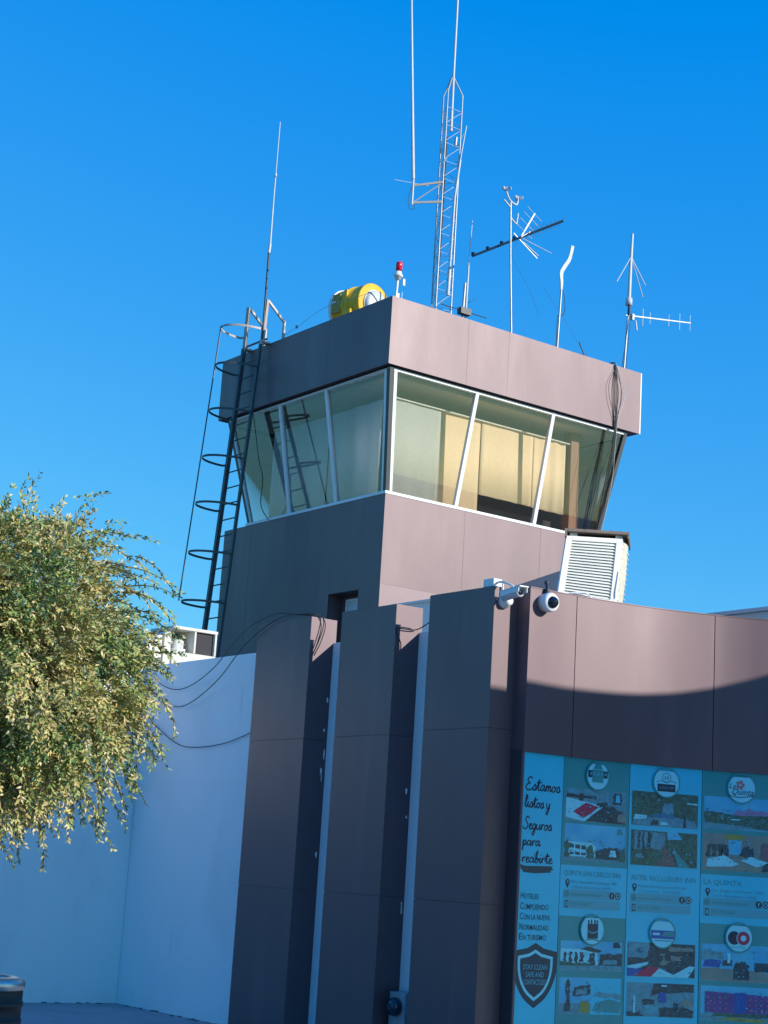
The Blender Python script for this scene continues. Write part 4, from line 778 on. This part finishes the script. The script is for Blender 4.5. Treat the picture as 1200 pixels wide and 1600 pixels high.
def em3(b,s=2.29,z=2.54):
    text(b,'La',s-.115,z-.0,.05,OB,'deep',shear=.4); text(b,'Quinta',s-.085,z-.052,.055,OB,'deep',wid=.20,shear=.4,bold=.006)
    for i in range(5): disc(b,s-.01+.026*math.cos(i*1.257),z+.035+.026*math.sin(i*1.257),.017,OB+.001,'rose',10)
    ribbon(b,[(s-.12,z-.06),(s-.02,z-.075),(s+.12,z-.055)],.007,OB,'deep')
def em4(b,s=.84,z=1.245):
    rect(b,s-.055,s+.055,z-.07,z+.05,OB,'deep'); 
    for k in (-.045,-.015,.02,.045): rect(b,s+k-.007,s+k+.007,z+.05,z+.09-.02*abs(k)*10,OB,'deep')
    ribbon(b,[(s-.07,z-.085),(s,z-.075),(s+.07,z-.09)],.012,OB,'green'); ribbon(b,[(s-.05,z-.01),(s,z-.025),(s+.05,z-.01)],.01,OB+.001,'grey')
def em5(b,s=1.56,z=1.24): rect(b,s-.115,s+.115,z-.04,z+.03,OB,'blue'); pol(b,[(s-.02,z-.02),(s+.11,z-.02),(s+.11,z+.022),(s+.02,z+.022)],OB+.001,'green'); rect(b,s-.10,s-.03,z-.012,z+.008,OB+.001,'white'); rect(b,s-.08,s+.09,z-.062,z-.052,OB,'grey')
def em6(b,s=2.285,z=1.235): disc(b,s-.04,z+.005,.058,OB,'navy',24); disc(b,s+.045,z+.005,.064,OB+.0005,'white',24); disc(b,s+.045,z+.005,.058,OB+.001,'red',24); disc(b,s+.045,z+.005,.026,OB+.002,'white',16); text(b,'HOTEL',s-.07,z-.085,.022,OB,'grey',wid=.14)
def hotel(label,s0,s1,names,photos,ea,eb,p0,p1,greenbg):
    S=thing('hotel_banner',label,'banner',tuple(csurf((s0+s1)/2,0,0)),'hotel advertising banners on the curved wall')
    part('backing',base(s0,s1),S)
    if greenbg:
        def f(b): rect(b,s0+.003,s1-.003,1.775,2.682,O1,'green')
        part('header_strip',f,S)
        def f(b): rect(b,s0+.003,s1-.003,.46,1.352,O1,'green')
        part('header_strip',f,S)
    for k,z0,z1 in photos: photo(S,k,p0,p1,z0,z1)
    n=names; contact(S,p0-.01,1.688,n[0],n[1],n[2],n[3],n[4])
    contact(S,p0-.01,.36,n[5],n[1],n[2],n[3],n[4]*.8)
    sc_=(s0+s1)/2+.002; badge(S,sc_,2.545,.128 if not greenbg or s0>1.5 else .118,ea,.10); badge(S,sc_-.003,1.245,.122,eb,.10)
hotel('left hotel advertising banner, headed by a photo of a bed with red runner',.483,1.194,('QUINTA SAN CARLOS INN',('Blvd. Venustiano Carranza 100','Colonia San Carlos 26010'),'www.quintasancarlosinn.com','878 78 24057',.60,'HOTEL'),[('bed',2.150,2.425),('hotel',1.815,2.125),('facade',.905,1.150),('court',.550,.850)],em1,em4,.515,1.162,True)
hotel('middle hotel advertising banner, headed by a poolside garden photo and a garden path',1.196,1.921,('AUTEL RIO LUXURY INN',('Padre de las Casas 100 sur','Centro 26000'),'www.autelrio.com','878 78 37004',.64,'HOTEL'),[('garden',2.158,2.453),('path',1.815,2.115),('lobby',.878,1.160),('interior',.545,.825)],em2,em5,1.222,1.885,False)
hotel('right hotel advertising banner, cut by the photo edge, with a violet building photo low down',1.923,2.66,('LA QUINTA',('Av. Emilio Carranza 1200','Col. R. Montemayor 26080'),'www.hotellaquinta.com','878 78 37401',.36,'HOTEL'),[('view',2.175,2.460),('rooms',1.815,2.135),('lounge',.865,1.180),('colour',.530,.825)],em3,em6,1.945,2.625,True)

# ------------------------------------------------------------------ tree on the left
rt_=random.Random(21)
TC=V((3.92,9.52,2.72))
S=thing('tree','bushy drooping tree with fine olive and straw coloured leaves in front of the white wall','tree',(3.75,9.55,0))
b=MB()
tr=cr([(3.75,9.55,-.02),(3.72,9.52,.6),(3.80,9.5,1.2),(3.78,9.48,1.75),(3.9,9.46,2.2)],5); b.tube(tr,[.12-.0035*i for i in range(len(tr))],12)
b.build('trunk',M['bark'],S)
b=MB(); limb_pts=[]
for i in range(16):
    a=i*2.399+.3; el=rt_.uniform(.15,1.25); d=V((math.cos(a)*math.cos(el),math.sin(a)*math.cos(el),math.sin(el)))
    st=V(tr[-1]) if i%2 else V(tr[-8]); e=TC+V((d.x*.72,d.y*.72,-.1+d.z*.72)); mid=st.lerp(e,.5)+V((0,0,.06))
    q=cr([st,mid,e],5); b.tube(q,[.035*(1-k/len(q))+.006 for k in range(len(q))],6)
b.build('limb',M['bark'],S)
lv=MB(); tw=MB()
RTv=Rt.copy()
def leaf(p,d,n,l,w_,mi):
    s_=d.cross(n); 
    if s_.length<1e-4: return
    s_.normalize(); lv.v+= [tuple(p),tuple(p+d*l*.45+s_*w_),tuple(p+d*l),tuple(p+d*l*.45-s_*w_)]; k=len(lv.v)-4; lv.f.append((k,k+1,k+2,k+3)); lv.m.append(mi); lv.sm.append(False)
def noise3(p): return math.sin(p.x*3.1+1.3)*math.sin(p.y*2.7+.4)*math.sin(p.z*3.7+2.2)+.5*math.sin(p.x*7.3+p.z*5.1)*math.sin(p.y*6.1-p.z*4.7)
def twig(p,d,L,seed,droop,tone,dens=1.0,ls=1.0):
    n=max(4,int(L/.022)); st=L/n; pts=[p.copy()]; dd=d.copy()
    for i in range(n):
        dd=(dd+V((rt_.gauss(0,.08),rt_.gauss(0,.08),rt_.gauss(0,.06)-droop*st*4))).normalized(); pts.append(pts[-1]+dd*st)
    if L>.3: lv.tube(pts,[.004*(1-i/len(pts))+.0012 for i in range(len(pts))],3,5,False)
    for i in range(1,len(pts)):
        ax=(pts[i]-pts[i-1]).normalized(); up=V((rt_.gauss(.15,.8),rt_.gauss(-.35,.8),.7)).normalized(); sd=ax.cross(up)
        if sd.length<1e-3: continue
        sd.normalize()
        m_=int(2.6*dens+rt_.random())
        for k in range(max(1,m_)):
            sg=1 if (k+i)%2 else -1; q=pts[i-1].lerp(pts[i],rt_.random())
            ld=(ax*rt_.uniform(.5,1.1)+sd*sg*rt_.uniform(.6,1)+V((rt_.gauss(0,.18),rt_.gauss(0,.18),rt_.gauss(0,.18)))).normalized()
            r=rt_.random(); 
            if tone=='straw': mi=2 if r<.38 else (4 if r<.64 else (1 if r<.88 else 0))
            elif tone=='green': mi=0 if r<.45 else (3 if r<.70 else (1 if r<.90 else 4))
            else: mi=1 if r<.4 else (2 if r<.6 else (0 if r<.85 else 4))
            leaf(q,ld,(up+ld*.1).normalized(),rt_.uniform(.024,.041)*ls,rt_.uniform(.005,.0082)*ls,mi)
RX,RZU,RZD=1.15,1.0,1.04
for i in range(620):
    a=i*2.39996+rt_.uniform(-.2,.2); u=1-2*(i+.5)/620; u=max(-1,min(1,u+rt_.uniform(-.05,.05)))
    d=V((math.cos(a)*math.sqrt(1-u*u),math.sin(a)*math.sqrt(1-u*u),u))
    rr=rt_.choice([.95,.90,.84,.74,.60,.45])*(1+.13*noise3(d*1.6)); cc=TC+V((d.x*RX,d.y*RX,d.z*(RZU if d.z>0 else RZD)))*rr*.9
    t=noise3(cc*2.3+V((5,1,2)))+rt_.gauss(0,.15); tone='straw' if t>.0 else ('green' if t<-.25 else 'mix')
    if noise3(cc*1.9+V((2,7,4)))<-.60: continue
    axc=(d*.9+V((rt_.gauss(0,.3),rt_.gauss(0,.3),rt_.gauss(-.2,.3)))).normalized()
    for k in range(22):
        p=cc+V((rt_.gauss(0,.05),rt_.gauss(0,.05),rt_.gauss(0,.05)))
        dir_=(axc+V((rt_.gauss(0,.38),rt_.gauss(0,.38),rt_.gauss(-.1,.36)))).normalized()
        twig(p,dir_,rt_.uniform(.12,.27),i,rt_.uniform(.5,1.3),tone)
# outlying sprays
for i in range(150):
    a=rt_.uniform(0,2*math.pi); u=rt_.uniform(-.95,.95)
    d=V((math.cos(a)*math.sqrt(1-u*u),math.sin(a)*math.sqrt(1-u*u),u))
    p=TC+V((d.x*RX,d.y*RX,d.z*1.10))*.86
    dir_=(d+V((0,0,.25 if u>0 else -.2))).normalized()
    twig(p,dir_,rt_.uniform(.20,.42)*(.6 if u>.35 else 1),i,rt_.uniform(.5,1.2),rt_.choice(['green','mix','green','straw']),1.1)
for i in range(60):   # hanging ends along the underside
    a=rt_.uniform(0,2*math.pi); r=RX*math.sqrt(rt_.random())*.95
    zz=-RZD*math.sqrt(max(0,1-(r/RX)**2*.9))*.78
    twig(TC+V((r*math.cos(a),r*math.sin(a),zz)),V((rt_.gauss(0,.2),rt_.gauss(0,.2),-.8)).normalized(),rt_.uniform(.25,.45),i,1.2,rt_.choice(['straw','mix','green']),.9,1.15)
# sprays pushed out towards the tower
for (h,L_,dz) in ((.55,.62,.25),(.30,.66,.12),(.15,.55,.05),(-.35,.5,-.35),(-.6,.55,-.5),(.62,.8,.05),(.42,.8,.02),(.9,.4,.4),(.75,.55,.2),(.1,.6,-.1),(-.1,.7,-.5),(-.75,.6,-.9),(-.3,.8,-.7),(-.45,.8,-.9),(-.6,.7,-1.0),(-.2,.7,-.6),(-.5,.6,-.4)):
    for j in range(3):
        p=TC+RTv*(RX*.80*math.sqrt(max(.1,1-(h/1.2)**2)))+V((0,0,h+rt_.gauss(0,.05)))+V((rt_.gauss(0,.07),rt_.gauss(0,.07),0))
        twig(p,(RTv+V((rt_.gauss(0,.15),rt_.gauss(0,.15),dz+rt_.gauss(0,.1)))).normalized(),L_*rt_.uniform(.4,.72),j,.55,rt_.choice(['green','mix']),1.0)
lv.build('foliage',LM+[M['bark']],S)
for o in list(bpy.data.objects):
    if '_loc' in o: del o['_loc']
